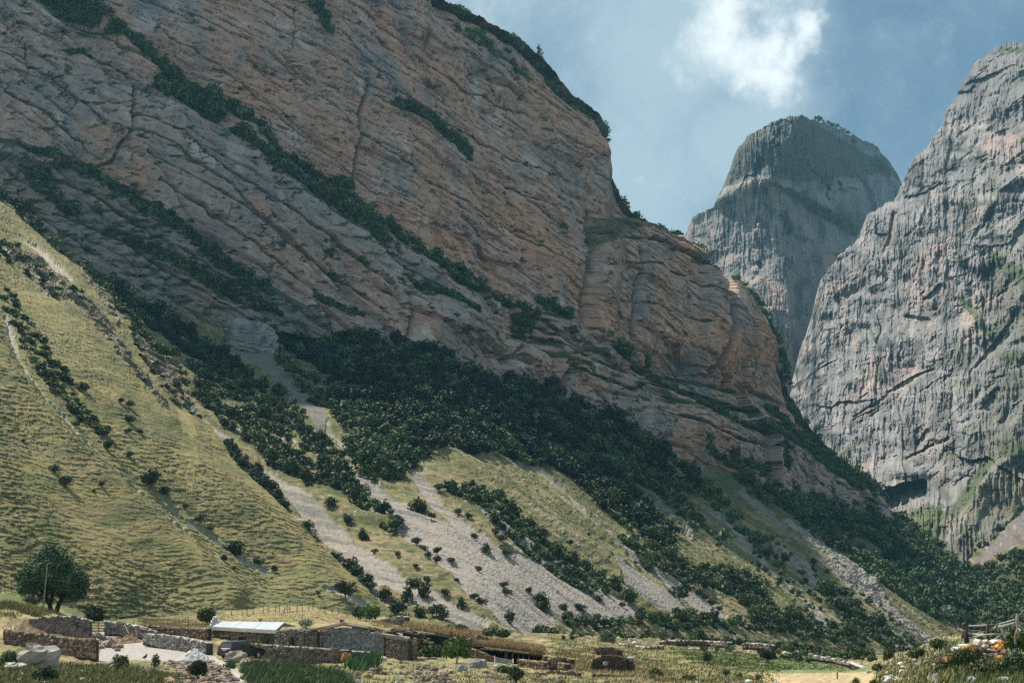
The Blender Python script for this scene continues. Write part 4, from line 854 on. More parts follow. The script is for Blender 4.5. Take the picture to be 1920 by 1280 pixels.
scatter([(1420, 1000), (1500, 1040), (1640, 1140), (1720, 1215), (1620, 1215), (1500, 1180), (1400, 1060)], 14, 1.0, B, MIX, r_bs, 0.55, True, 15, 0.1)
scatter([(1540, 1110, 6), (1600, 1160, 12), (1660, 1205, 16), (1720, 1232, 12)], 20, 0.5, B, MIX, r_bs, 0.9, False, 16)
r_ft = reg('round bush in the belt along the foot of the scree', 'bush', 'bushes along the foot of the scree')
scatter([(1130, 1182, 5), (1200, 1180, 12), (1280, 1180, 14), (1380, 1178, 10), (1440, 1175, 18), (1520, 1190, 16), (1600, 1215, 12)], 22, 0.5, B, MIX, r_ft, 0.9, False, 18)
scatter([(1060, 1170, 6), (1110, 1182, 8)], 18, 0.55, B, MIX, r_ft, 0.9, False, 19)
scatter([(1460, 1200), (1560, 1205), (1640, 1225), (1640, 1246), (1560, 1236), (1500, 1232), (1440, 1225)], 20, 0.55, 'G', MIX, r_ft, 0.85, True, 41); scatter([(1040, 1182), (1290, 1190), (1440, 1196), (1440, 1206), (1040, 1200)], 15, 0.9, 'G', MIX, r_ft, 0.5, True, 42)
scatter([(1310, 1200, 5), (1400, 1205, 8), (1450, 1225, 14), (1560, 1235, 10)], 17, 0.7, 'G', MIX, r_ft, 0.8, False, 40)
r_v = reg('bush of the brushwood at the head of the valley', 'bush', 'brushwood at the head of the valley')
scatter([(1790, 1085), (1850, 1065), (1910, 1035), (1985, 1010), (1985, 1150), (1900, 1150), (1850, 1125)], 17, 0.55, G2, BR, r_v, 0.85, True, 20)
scatter([(1800, 1050, 3), (1850, 1015, 4), (1900, 975, 3), (1985, 915, 4)], 11, 0.9, G2, MIX, r_v, 0.6, False, 21)
r_g = reg('low dark bush in the gully of the grassy hillside', 'bush', 'bushes in the gully of the grassy hillside')
scatter([(15, 545, 7), (45, 600, 10), (75, 650, 14), (110, 705, 16), (140, 745, 10), (190, 800, 5)], 19, 0.62, A, LW, r_g, 0.85, False, 22)
scatter([(5, 470, 16), (50, 500, 14), (95, 545, 16), (140, 560, 8)], 18, 0.75, A, LW, r_g, 0.7, False, 23)
scatter([(240, 610, 6), (280, 670, 14), (320, 730, 16), (370, 775, 8)], 15, 0.85, A, LW, r_g, 0.7, False, 24)
r_s = reg('leafy bush on the crest of the grassy hillside', 'bush', 'bushes on the crest of the grassy hillside')
scatter([(5, 372, 5), (40, 400, 7), (80, 440, 5)], 22, 0.6, B if False else A, [('round', 'juniper')], r_s, 0.8, False, 25)
scatter([(95, 452, 3), (150, 500, 4), (190, 530, 8), (215, 555, 5), (245, 590, 4), (270, 625, 3), (300, 655, 5), (350, 690, 5)], 17, 0.6, A, BR, r_s, 0.8, False, 26)
r_u = reg('dark tree in the shade below the left part of the cliff', 'tree', 'dark trees below the left part of the cliff')
scatter([(205, 540, 10), (260, 585, 18), (330, 640, 20), (400, 680, 16), (440, 700, 10)], 23, 0.5, B, SH, r_u, 0.9, False, 27)
scatter([(505, 655, 6), (530, 690, 10), (560, 720, 12), (610, 760, 16), (650, 800, 14)], 20, 0.55, B, MIX, r_u, 0.8, False, 28)
scatter([(460, 720, 10), (490, 760, 8)], 16, 0.9, B, LW, r_u, 0.6, False, 29)
r_l = reg('dark tree clinging to a ledge across the cliff', 'tree', 'trees on the ledges of the cliff')
for i, (s_, w_, k_) in enumerate((([(85, 5, 6), (130, 22, 14), (175, 45, 10)], 26, BR), ([(215, 60, 4), (255, 82, 8), (300, 122, 9), (350, 168, 9), (395, 200, 9), (450, 220, 8)], 19, BR),
    ([(255, 185, 3), (310, 190, 15), (350, 208, 17), (385, 235, 8)], 26, BR), ([(415, 268, 6), (460, 290, 8), (500, 328, 9), (560, 370, 9), (620, 410, 9), (685, 465, 6)], 19, BR),
    ([(480, 260, 3), (525, 300, 4), (575, 330, 6), (620, 360, 9), (665, 395, 7), (720, 440, 7), (770, 485, 7), (825, 520, 8), (880, 548, 6)], 18, BR), ([(885, 550, 5), (940, 575, 5), (955, 605, 12), (940, 640, 8)], 15, MIX),
    ([(990, 570, 2), (1020, 585, 6), (1055, 600, 5)], 15, BR), ([(1120, 645, 3), (1180, 690, 6), (1220, 700, 3)], 17, BR), ([(735, 200, 3), (755, 212, 5)], 15, BR), ([(780, 212, 5), (815, 238, 7), (850, 268, 8), (875, 300, 7)], 16, BR),
    ([(1170, 690, 2), (1260, 750, 4), (1330, 795, 4), (1400, 820, 5), (1450, 840, 4)], 12, MIX), ([(1430, 770, 4), (1480, 815, 10), (1530, 860, 14), (1580, 895, 14), (1630, 925, 10)], 17, BR), ([(1230, 840, 3), (1290, 880, 5), (1360, 895, 5)], 17, BR),
    ([(745, 555, 5), (790, 575, 7), (820, 600, 4)], 14, MIX), ([(100, 120, 2), (145, 118, 5)], 14, LW), ([(5, 300, 4), (60, 315, 8), (130, 350, 8), (210, 395, 8), (300, 455, 8), (380, 520, 8), (450, 560, 8)], 13, LW), ([(560, 565, 4), (640, 600, 4)], 12, LW),
    ([(20, 365, 5), (60, 395, 6), (105, 430, 6)], 20, BR), ([(150, 455, 5), (250, 500, 6), (350, 560, 8), (450, 600, 8)], 14, LW), ([(590, 5, 5), (612, 30, 3), (615, 60, 3)], 14, BR), ([(440, 210, 3), (450, 228, 4)], 22, BR), ([(1385, 845, 3), (1395, 880, 8)], 16, MIX))):
    scatter([(a, b, c_*1.25+1) for a, b, c_ in s_], w_*1.2, 0.42, C, k_, r_l, 0.95, False, 50+i)
r_t = reg('tree on the skyline along the top edge of the cliff', 'tree', 'trees along the top edge of the cliff')
for i, (s_, w_) in enumerate((([(812, -12, 4), (850, 8, 7), (900, 28, 7), (950, 55, 7), (990, 85, 6), (1000, 96, 4)], 24), ([(1018, 108, 3), (1050, 148, 4), (1075, 180, 3), (1128, 220, 3)], 18), ([(850, 45, 3), (890, 78, 6), (940, 100, 7), (960, 118, 5)], 17), ([(1000, 105, 4), (1035, 140, 6), (1065, 175, 6), (1105, 205, 4), (1132, 228, 2)], 15),
    ([(1152, 352, 2), (1170, 378, 3), (1192, 398, 4), (1225, 418, 5), (1265, 446, 5), (1310, 482, 5)], 16), ([(1352, 520, 4), (1385, 545, 4), (1405, 575, 3), (1430, 620, 2), (1445, 655, 2), (1460, 695, 2)], 12), ([(1475, 745, 3), (1500, 785, 4), (1540, 832, 5), (1590, 878, 6), (1640, 915, 6)], 15))):
    scatter([(a, b, c_+2) for a, b, c_ in s_], w_*1.1, 0.36, C, [('round', 'lime'), ('round', 'broad'), ('juniper', 'broad')], r_t, 1.0, False, 80+i)
r_p = reg('tiny tree high up on the middle peak', 'tree', 'trees high up on the middle peak')
scatter([(1528, 224, 1), (1560, 236, 2), (1588, 248, 2)], 8, 0.8, D, BR, r_p, 1, False, 90); scatter([(1450, 350, 4), (1490, 372, 5), (1540, 400, 7), (1580, 430, 6)], 10, 0.7, D, BR, r_p, 0.8, False, 91)
scatter([(1462, 405, 4), (1480, 440, 5)], 9, 0.8, D, LW, r_p, 0.8, False, 92)
# single bushes traced one by one on the open scree and grass
r_x = reg('lone round bush casting a shadow on open scree or grass', 'bush', 'lone bushes on the open slope')
LONE = [(782, 1019, 17), (794, 1030, 14), (818, 1041, 18), (802, 1049, 12), (817, 1062, 14), (846, 1058, 15), (896, 1073, 15), (911, 1035, 21), (938, 1023, 16), (951, 1044, 16), (924, 1011, 15), (858, 967, 15), (820, 927, 15), (785, 957, 34), (741, 994, 30), (706, 968, 24), (806, 979, 13), (878, 976, 14), (889, 1011, 13), (931, 997, 10), (939, 1110, 16), (947, 1124, 16), (990, 1114, 14), (1018, 1142, 36), (1010, 1130, 22), (1055, 1145, 20), (798, 1102, 15), (741, 1052, 12), (774, 1074, 10), (774, 1104, 28), (790, 1122, 28), (761, 1130, 28), (724, 1122, 28), (739, 1137, 20), (830, 1126, 16), (863, 1145, 20), (884, 1131, 18), (903, 1138, 18), (854, 1096, 10), (687, 1098, 22), (950, 1172, 23), (787, 1161, 26), (817, 1158, 30), (829, 1164, 25), (744, 1158, 36), (1087, 1148, 19), (1160, 1150, 14), (1201, 1155, 14), (1177, 1138, 32), (1271, 1130, 34), (1308, 1122, 17), (1321, 1130, 15), (1334, 1137, 16), (1350, 1146, 13), (593, 1022, 22), (574, 997, 20), (529, 962, 25), (510, 948, 28), (470, 915, 25), (485, 930, 28), (625, 1056, 25), (651, 1075, 34), (664, 1088, 28), (682, 1101, 28), (690, 1110, 18), (649, 985, 20), (614, 962, 24), (680, 1012, 24), (574, 922, 14), (700, 1040, 12), (1253, 1050, 8), (1192, 1055, 8), (1100, 1010, 8), (1065, 1025, 12)]
LONE_A = [(461, 1031, 42), (387, 971, 18), (407, 985, 11), (499, 1048, 19), (526, 1064, 13), (591, 1118, 10), (636, 1130, 32), (356, 944, 11), (319, 921, 22), (292, 905, 34), (283, 902, 20), (205, 810, 20), (214, 835, 20), (155, 733, 24), (125, 715, 22), (178, 785, 20), (240, 795, 20), (236, 770, 14), (222, 762, 12), (241, 811, 12), (262, 814, 11), (103, 887, 20), (124, 912, 24), (182, 918, 12), (172, 927, 8), (45, 828, 8), (249, 853, 14), (155, 790, 14), (420, 1052, 14), (440, 1068, 9), (600, 995, 0)]
for x, y, w_ in LONE: cands.append((x, y, w_, 'juniper' if w_ > 19 and random.random() < .6 else 'round', 'juniper', B, r_x))
for x, y, w_ in LONE_A:
    if w_: cands.append((x, y, w_, 'round', 'juniper', A, r_x))
scatter([(1790, 1120), (1830, 1120), (1860, 1130), (1985, 1120), (1985, 1200), (1800, 1200)], 19, 0.5, G2, BR, r_v, 0.95, True, 120)
cands.append((1021, 118, 34, 'cone', 'juniper', C, r_t)); cands.append((760, 850, 40, 'cone', 'broad', B, r_big))
cands = [c_ for c_ in cands if c_[2] > 4]
def zone(x, y, sh):
    if sh is A: return 'on the upper grassy hillside' if y-x*0.98 < 560 else 'on the lower grassy hillside'
    v = y-0.62*x
    if x < 760 and y > 1000 and v > 620: return 'at the left scree foot'
    if v > 560: return 'left of the wide scree'
    if v > 480: return 'on the wide grey scree fan'
    if v > 425: return 'right of the wide scree'
    return 'on the small right-hand screes'
ORD = ['first', 'second', 'third', 'fourth', 'fifth', 'sixth', 'seventh', 'eighth', 'ninth', 'tenth', '11th', '12th', '13th', '14th', '15th', '16th', '17th', '18th', '19th', '20th', '21st', '22nd', '23rd', '24th', '25th', '26th', '27th', '28th', '29th', '30th', '31st', '32nd', '33rd', '34th', '35th', '36th', '37th', '38th', '39th', '40th']
LONELAB = {}; _z = {}
for i, c_ in enumerate(cands):
    if c_[6] == r_x: _z.setdefault(zone(c_[0], c_[1], c_[5]), []).append(i)
for z_, l_ in _z.items():
    for k, i in enumerate(sorted(l_, key=lambda i: cands[i][0])):
        w_ = cands[i][2]; LONELAB[i] = '%s lone bush, %s from the left %s' % ('large dark' if w_ > 27 else 'rounded' if w_ > 17 else 'small round' if w_ > 12 else 'tiny', ORD[min(k, 39)], z_)
ZN = {r_dark: (800, 1000), r_jun: (480, 600), r_mid: (1020, 1250), r_rt: (1560, 1720), r_l: (420, 900), r_ft: (1200, 1400), r_bri: (1240, 1350), r_t: (980, 1250), r_big: (700, 740), r_v: (1860, 1920), r_u: (320, 480), r_s: (120, 230), r_g: (60, 130), r_bs: (1500, 1600)}
def zlabel(rg_, x, w_):
    l = REG[rg_][0]; a, b = ZN.get(rg_, (0, 9999)); q = 'left end' if x < a else 'middle' if x < b else 'right end'
    sz = 'big ' if w_ > 27 else 'small ' if w_ < 15 else ''
    l = (sz+l) if not l.startswith(('tall', 'small', 'tiny', 'low')) else l
    l = l+', '+q+' of the stand'; return l if len(l.split()) <= 16 else l.replace(' of the stand', '')
nb = {'bush': 0, 'tree': 0}; stuffV, stuffT, stuffC, sn = [], [], [], 0
order = sorted(range(len(cands)), key=lambda i: -cands[i][2]*(1.0 if cands[i][6] != r_x else 3.0))
print('candidates', len(cands))
for i in order:
    px, py, w_, kind, pal, sh, rg_ = cands[i]; label, cat, group = REG[rg_]; label = LONELAB.get(i) or zlabel(rg_, px, w_)
    P = onG(px, gat(px, py).y) if isinstance(sh, str) else Vector(sh.at(px, py).tolist())
    if rg_ == r_t: q_ = random.random(); P = P+Vector((9*q_, 8*q_, -9*q_))
    r = w_/2/F*P.y*1.38; v = i % 4; hs = 0.8+0.45*random.random()
    if nb[cat] < 296:
        nb[cat] += 1
        if pal == 'broad' and (i*7) % 5 == 0: pal = 'lime' if rg_ in (r_bri, r_big) else pal  # sunlit stands: sunlight put into some lighter crowns
        put_tree(cat if cat == 'bush' else 'tree', label, cat, group, P-Vector((0, 0, r*0.1)), r, kind, pal, v, hs)
    else:
        V_, T_, C_ = lowpoly(kind, pal, v); a = random.random()*6.28; ca, sa = math.cos(a), math.sin(a)
        Q = V_@np.array([[ca, sa, 0], [-sa, ca, 0], [0, 0, hs]])*r+np.array(P)-np.array([0, 0, r*0.1])
        stuffV.append(Q); stuffT.append(T_+sn); stuffC.append(C_*(0.8+0.4*random.random())); sn += len(V_)
if stuffV:
    tag(mesh_np('woodland', np.concatenate(stuffV), np.concatenate(stuffT), M_leaf, np.concatenate(stuffC)), 'far trees and undergrowth filling in the woods of the slope', None, None, 'stuff')
# ------------------------------------------------------------ village: walls
GWL = 'dry stone walls of the village'
drywall('tall dark retaining wall with pale capstones below the leafy tree', [(58, 1160, 1196, 154), (105, 1156, 1200, 153), (140, 1156, 1199, 152), (168, 1163, 1199, 151)], 0.7, 0.36, DARKS, PALE)
drywall('long low dark wall behind the great pale boulder', [(12, 1182, 1228, 140), (80, 1189, 1227, 137), (130, 1196, 1228, 134), (180, 1199, 1233, 131)], 0.6, 0.33, BROWNS, [(0.28, 0.23, 0.15), (0.2, 0.17, 0.12)])
drywall('short wall of large stones between gate and earth mound', [(199, 1165, 1187, 165), (228, 1168, 1188, 164), (262, 1174, 1193, 162), (292, 1184, 1196, 161)], 0.6, 0.45, GREYS, PALE)
drywall('sunlit wall of small grey stones along the gravel yard', [(275, 1188, 1203, 151), (305, 1190, 1211, 148), (340, 1194, 1219, 145), (392, 1205, 1229, 141)], 0.9, 0.26, GREYS+PALE[:1], PALE)
drywall('tumbled low wall under the dry grass bank left of the house', [(262, 1172, 1182, 171), (300, 1174, 1190, 169), (345, 1177, 1195, 166), (392, 1178, 1205, 162)], 0.6, 0.34, BROWNS, GREYS)
drywall('long wall with white capstones in front of the stone houses', [(455, 1206, 1228, 141), (500, 1209, 1238, 139), (560, 1213, 1250, 136), (620, 1217, 1250, 135), (655, 1220, 1246, 135), (690, 1222, 1244, 135)], 0.7, 0.30, DARKS+GREYS[:1], PALE)
drywall('low broken wall behind the barn at the edge of the scree', [(950, 1189, 1198, 232), (985, 1190, 1203, 228), (1030, 1193, 1206, 222), (1070, 1199, 1210, 215)], 0.6, 0.42, BROWNS, GREYS)
drywall('ruined wall of pale stones in the dry grass above the log hut', [(715, 1162, 1168, 200), (735, 1160, 1168, 200), (748, 1155, 1168, 199), (765, 1156, 1170, 198)], 0.8, 0.4, GREYS, PALE)
drywall('retaining wall under the barn ending in brown turf', [(975, 1236, 1248, 140), (1010, 1240, 1253, 138), (1045, 1243, 1258, 136), (1066, 1245, 1260, 134)], 0.6, 0.3, BROWNS, [(0.30, 0.24, 0.16)])
drywall('long brown earth-topped wall in the bottom foreground', [(845, 1262, 1292, 112), (890, 1263, 1292, 112), (950, 1268, 1294, 112), (985, 1262, 1294, 113), (1060, 1258, 1292, 115), (1088, 1262, 1292, 115)], 0.7, 0.28, BROWNS, [(0.30, 0.23, 0.14), (0.24, 0.17, 0.10)])
drywall('wall of dark stones running out of the bottom edge past the turf hut', [(1115, 1262, 1290, 118), (1150, 1266, 1290, 119), (1200, 1272, 1292, 119), (1260, 1279, 1294, 119)], 0.7, 0.28, BROWNS, [(0.32, 0.25, 0.15), (0.12, 0.09, 0.07)])
drywall('dark low wall curving behind the round bush at bottom centre', [(1240, 1262, 1270, 135), (1275, 1268, 1277, 132), (1310, 1276, 1284, 128), (1345, 1280, 1288, 126)], 0.7, 0.3, DARKS, GREYS)
drywall('terrace wall of dark stones at the near end of the green meadow', [(1165, 1207, 1213, 190), (1195, 1211, 1220, 186), (1215, 1214, 1224, 182), (1240, 1213, 1219, 186)], 0.6, 0.4, DARKS, PALE)
drywall('terrace wall above the green meadow behind small bushes', [(1240, 1202, 1208, 205), (1290, 1201, 1207, 210), (1330, 1202, 1208, 210), (1370, 1204, 1211, 205)], 0.7, 0.45, DARKS, PALE)
drywall('pale tumbled wall right of the small bushes above the meadow', [(1396, 1207, 1213, 200), (1420, 1206, 1214, 198), (1450, 1210, 1217, 195)], 0.7, 0.5, DARKS, PALE)
drywall('line of grey field stones along the far edge of the bright meadow', [(1520, 1228, 1233, 190), (1570, 1236, 1240, 185), (1600, 1243, 1248, 180), (1640, 1258, 1263, 165)], 0.6, 0.5, GREYS, PALE)

# ------------------------------------------------------------ buildings
def hstrip(name, label, front, base, pal, sz=0.3, back=3.5, cat='house', thick=0.5, group=None):
    root = empty(name, W(front[0][0], base[0], front[0][2])); tag(root, label, cat, group)
    pts = [(W(f[0], f[1], f[2]), W(f[0], b, f[2]).z) for f, b in zip(front, base)]
    wall_parts(root, pts, thick, sz, pal); return root, pts
def part(mb, name, mat, root, kind=None, smooth=False):
    o = mb.build(name, mat, root, smooth=smooth)
    if kind: o['kind'] = kind
    return o
M_metal = plain('galvanised_sheet', (0.62, 0.66, 0.70), 0.45, 1.2, 0.22, 0.35, 0.1, 0.01, col2=(0.50, 0.53, 0.56), spec=0.5)
M_fascia = plain('weathered_board', (0.42, 0.41, 0.36), 0.8, 2.0, 0.3)
M_rust = plain('rust', (0.22, 0.06, 0.035), 0.8, 6, 0.4)
M_dark = plain('dark_opening', (0.018, 0.022, 0.024), 0.9, 2, 0.2)
M_door = plain('old_blue_door', (0.030, 0.062, 0.070), 0.7, 3, 0.3)
M_lintel = plain('lintel_wood', (0.20, 0.17, 0.13), 0.8, 5, 0.3)
# house with the corrugated metal roof
h1, _ = hstrip('stone_house', 'low stone house under a pale corrugated metal roof behind the parked car', [(394, 1180, 166), (440, 1182, 161), (490, 1184, 156), (532, 1187, 152)], [1217, 1219, 1222, 1224], BROWNS+DARKS, 0.30, group=None)
mb = MB()
fl = W(394, 1180, 166); fr = W(532, 1187, 152); dirw = (fr-fl); dirw.z = 0; dirw.normalize(); nb_ = Vector((-dirw.y, dirw.x, 0))
for p_ in (fl, fr): mb.hexa([Vector((p_.x, p_.y, -4.6)), Vector((p_.x, p_.y, -4.6))+dirw*(0.4 if p_ is fl else -0.4), Vector((p_.x, p_.y, -4.6))+dirw*(0.4 if p_ is fl else -0.4)+nb_*5.4, Vector((p_.x, p_.y, -4.6))+nb_*5.4,
    p_, p_+dirw*(0.4 if p_ is fl else -0.4), p_+dirw*(0.4 if p_ is fl else -0.4)+nb_*5.4, p_+nb_*5.4], (0.13, 0.11, 0.09))
mb.hexa([Vector((fl.x, fl.y, -4.6))+nb_*5.0, Vector((fr.x, fr.y, -4.6))+nb_*5.0, Vector((fr.x, fr.y, -4.6))+nb_*5.38, Vector((fl.x, fl.y, -4.6))+nb_*5.38, fl+nb_*5.0, fr+nb_*5.0, fr+nb_*5.38, fl+nb_*5.38], (0.13, 0.11, 0.09))
part(mb, 'rear_walls', M_stone, h1)
eL = W(396.5, 1174.5, 164.6); eR = W(517, 1181.0, 152.0); rL = W(417, 1164.3, 169.0); rR = W(533.5, 1166.3, 156.5)
nrm_ = (eR-eL).cross(rL-eL).normalized(); nrm_ = nrm_ if nrm_.z > 0 else -nrm_
NP = 6
for i in range(NP):
    a, b = i/NP+0.002, (i+1)/NP-0.001; m_ = MB(); lift = 0.02*(i % 2); K = 10
    e0 = eL.lerp(eR, a); e1 = eL.lerp(eR, b); r0 = rL.lerp(rR, a); r1 = rL.lerp(rR, b); V = []; T = []
    for k in range(K*2+1):
        t = k/(K*2); off = nrm_*(0.045*(k % 2)+lift); V += [e0.lerp(e1, t)+off, r0.lerp(r1, t)+off]
    for k in range(K*2): q = k*2; T += [(q, q+2, q+3), (q, q+3, q+1)]
    n0 = len(V); V += [v-nrm_*0.03 for v in V]; T += [(a_+n0, c_+n0, b_+n0) for a_, b_, c_ in T[:K*4]]
    m_.add([tuple(v) for v in V], T, (0.6, 0.6, 0.6)); part(m_, 'roof_panel', M_metal, h1)
m_ = MB(); m_.hexa([rL-nrm_*0.1, rR-nrm_*0.1, rR+nb_*1.5-Vector((0, 0, .5)), rL+nb_*1.5-Vector((0, 0, .5)), rL-nrm_*.05, rR-nrm_*.05, rR+nb_*1.5-Vector((0, 0, .42)), rL+nb_*1.5-Vector((0, 0, .42))], (0.5, .5, .5)); part(m_, 'rear_slope', M_metal, h1)
m_ = MB(); dn = Vector((0, 0, -0.36)); o_ = -nb_*0.03
m_.hexa([eL+dn+o_, eR+dn+o_, eR+dn-o_, eL+dn-o_, eL+o_-Vector((0, 0, .02)), eR+o_-Vector((0, 0, .02)), eR-o_-Vector((0, 0, .02)), eL-o_-Vector((0, 0, .02))]); part(m_, 'fascia_board', M_fascia, h1)
m_ = MB(); m_.hexa([eR-dirw*0.05-Vector((0, 0, .3)), rR-dirw*0.05-Vector((0, 0, .3)), rR-Vector((0, 0, .3)), eR-Vector((0, 0, .3)), eR-dirw*0.05-Vector((0, 0, .05)), rR-dirw*0.05-Vector((0, 0, .05)), rR-Vector((0, 0, .05)), eR-Vector((0, 0, .05))]); part(m_, 'gable_board', M_lintel, h1)
m_ = MB(); c_ = W(488, 1163, 162); m_.tube([c_-Vector((0, 0, 0.55)), c_+Vector((0, 0, 0.12))], 0.13, (0.2, .1, .1), 8); m_.box(c_+Vector((0, 0, 0.17)), (0.42, 0.42, 0.09)); part(m_, 'chimney_pipe', M_rust, h1)
def opening(root, px0, px1, pyt, pyb, Ya, Yb, name, mat, frame=True):
    a = W(px0, pyb, Ya); b = W(px1, pyb, Yb); t = W(px0, pyt, Ya).z; t2 = W(px1, pyt, Yb).z; d = (b-a); d.z = 0; d.normalize(); n_ = Vector((d.y, -d.x, 0)); n_ = n_ if n_.y < 0 else -n_
    m_ = MB(); q = n_*0.46
    m_.hexa([a+q, b+q, b+q-n_*.1, a+q-n_*.1, Vector((a.x, a.y, t))+q, Vector((b.x, b.y, t2))+q, Vector((b.x, b.y, t2))+q-n_*.1, Vector((a.x, a.y, t))+q-n_*.1]); o = part(m_, name, mat, root)
    if frame:
        f = MB(); q = n_*0.52; A_ = Vector((a.x, a.y, t))+q; B_ = Vector((b.x, b.y, t2))+q; f.beam(A_+Vector((0, 0, .05))-d*.15, B_+Vector((0, 0, .05))+d*.15, 0.12, 0.14); f.beam(a+q, A_, 0.07, 0.1, up=Vector((0, 1, 0))); f.beam(b+q, B_, 0.07, 0.1, up=Vector((0, 1, 0)))
        fo = f.build('frame', M_lintel); fo.parent = o; fo.matrix_parent_inverse = (Matrix.Translation(root.location)@o.matrix_parent_inverse).inverted() if False else Matrix.Identity(4)
    return o
opening(h1, 424, 436, 1192, 1218, 162.6, 161.4, 'door', M_door); opening(h1, 455, 467, 1192, 1207, 159.6, 158.4, 'window', M_dark)
# stone annex and gabled ruin
h2, _ = hstrip('stone_annex', 'rounded grey stone annex joined to the right of the metal-roofed house', [(520, 1184, 152), (545, 1180, 150.5), (575, 1181, 149.5), (597, 1184, 149), (609, 1191, 150)], [1224, 1224, 1226, 1228, 1228], GREYS+BROWNS, 0.32, cat='house')
opening(h2, 550.5, 555, 1193, 1208, 150.2, 150.0, 'slit_window', M_dark, False)
h3, pts3 = hstrip('gabled_ruin', 'gabled stone ruin of blue-grey rubble with a broken sheet roof', [(604, 1185, 149.5), (622, 1180, 149), (650, 1177, 148.5), (680, 1181, 148), (700, 1186, 147.5), (722, 1187, 147), (726, 1190, 148)], [1228, 1229, 1230, 1231, 1232, 1234, 1234], [(0.25, 0.26, 0.27), (0.31, 0.32, 0.33), (0.19, 0.20, 0.21), (0.27, 0.24, 0.21)], 0.27, cat='house')
m_ = MB()
for x0, y0, x1, y1 in ((578, 1181, 642, 1167), (642, 1166, 694, 1175)):
    a = W(x0, y0, 148.2); b = W(x1, y1, 148.2); bk = Vector((0, 4.5, -0.15)); up_ = Vector((0, 0, .07))
    m_.hexa([a, b, b+bk, a+bk, a+up_, b+up_, b+bk+up_, a+bk+up_])
part(m_, 'roof_sheet', M_metal, h3)
for k, (x0, y0, x1, y1) in enumerate(((600, 1181, 645, 1169.5), (640, 1169.5, 705, 1180), (660, 1176, 722, 1186), (700, 1176, 748, 1190))):
    m_ = MB(); m_.tube([W(x0, y0, 148), W(x1, y1, 147.6)], 0.10, (0.14, 0.12, 0.10), 6); part(m_, 'rafter', M_wood, h3)
m_ = MB(); m_.box(W(640.5, 1164.5, 149.5), (0.36, 0.36, 0.34)); m_.box(W(640.5, 1161, 149.5), (0.5, 0.5, 0.08)); part(m_, 'chimney', M_rust, h3)
m_ = MB(); m_.hexa([W(690, 1187, 148.2), W(735, 1192, 147), W(735, 1192, 147)+Vector((0, 5, -.1)), W(690, 1187, 148.2)+Vector((0, 5, -.1)), W(688, 1176, 148.2), W(735, 1186, 147), W(735, 1186, 147)+Vector((0, 5, .2)), W(688, 1176, 148.2)+Vector((0, 5, .2))], (0.20, 0.17, 0.09)); part(m_, 'turf_edge', M_turf, h3)
part_ = None
# log and stone hut
h4, _ = hstrip('log_hut', 'tumbledown dark hut of stones and bleached logs beside the ruin', [(728, 1193, 146), (745, 1196, 145), (770, 1200, 143.5), (776, 1203, 145)], [1236, 1238, 1243, 1243], BROWNS+DARKS, 0.26, cat='hut')
for k, (x0, y0, x1, y1, r_, c_) in enumerate(((718, 1188, 768, 1195, .09, (.42, .39, .35)), (720, 1191, 766, 1197, .08, (.36, .33, .3)), (722, 1194, 762, 1199, .07, (.30, .27, .24)), (740, 1201, 770, 1203, .07, (.40, .36, .30)), (726, 1184, 760, 1180, .07, (.10, .09, .08)), (735, 1178, 775, 1186, .08, (.09, .08, .07)), (745, 1183, 785, 1190, .08, (.08, .07, .06)))):
    m_ = MB(); m_.tube([W(x0, y0, 145.2), W(x1, y1, 143.6)], r_, c_, 6); part(m_, 'log', M_wood, h4)
m_ = MB()
for i in range(150):
    t = RS.rand(); stone(m_, W(722+75*t, 1186-9*math.sin(math.pi*min(1, t*1.2))+RS.rand()*8*(0.3+t), 146+RS.rand()*2), (0.5, 0.5, 0.28), DARKS[RS.randint(5)])
part(m_, 'rubble_roof', M_stone, h4, 'stuff')
def blades(mb, pts_, n, hgt, cols, lean=(0.25, 0.0), wdt=0.03):
    pts_ = np.array(pts_); n = len(pts_); a = RS.rand(n)*6.28; hh = hgt*(0.5+0.8*RS.rand(n)); w_ = wdt*(0.7+0.8*RS.rand(n))
    dx = np.cos(a)*w_; dy = np.sin(a)*w_; tip = pts_+np.stack([lean[0]*hh+RS.randn(n)*hh*.25, lean[1]*hh+RS.randn(n)*hh*.25, hh], 1)
    V = np.stack([pts_-np.stack([dx, dy, 0*dx], 1), pts_+np.stack([dx, dy, 0*dx], 1), tip], 1).reshape(-1, 3)
    c = np.array(cols)[RS.randint(len(cols), size=n)]*(0.7+0.6*RS.rand(n))[:, None]; mb.add(V, np.arange(n*3).reshape(-1, 3), np.repeat(c, 3, 0))
GOLD = [(0.36, 0.26, 0.145), (0.30, 0.22, 0.12), (0.44, 0.33, 0.20), (0.22, 0.17, 0.09)]; TAN = [(0.32, 0.27, 0.13), (0.25, 0.22, 0.10), (0.40, 0.32, 0.18)]; GRS = [(0.07, 0.12, 0.04), (0.11, 0.16, 0.06), (0.05, 0.085, 0.03)]; OLV = [(0.16, 0.17, 0.07), (0.22, 0.20, 0.09), (0.12, 0.13, 0.05)]
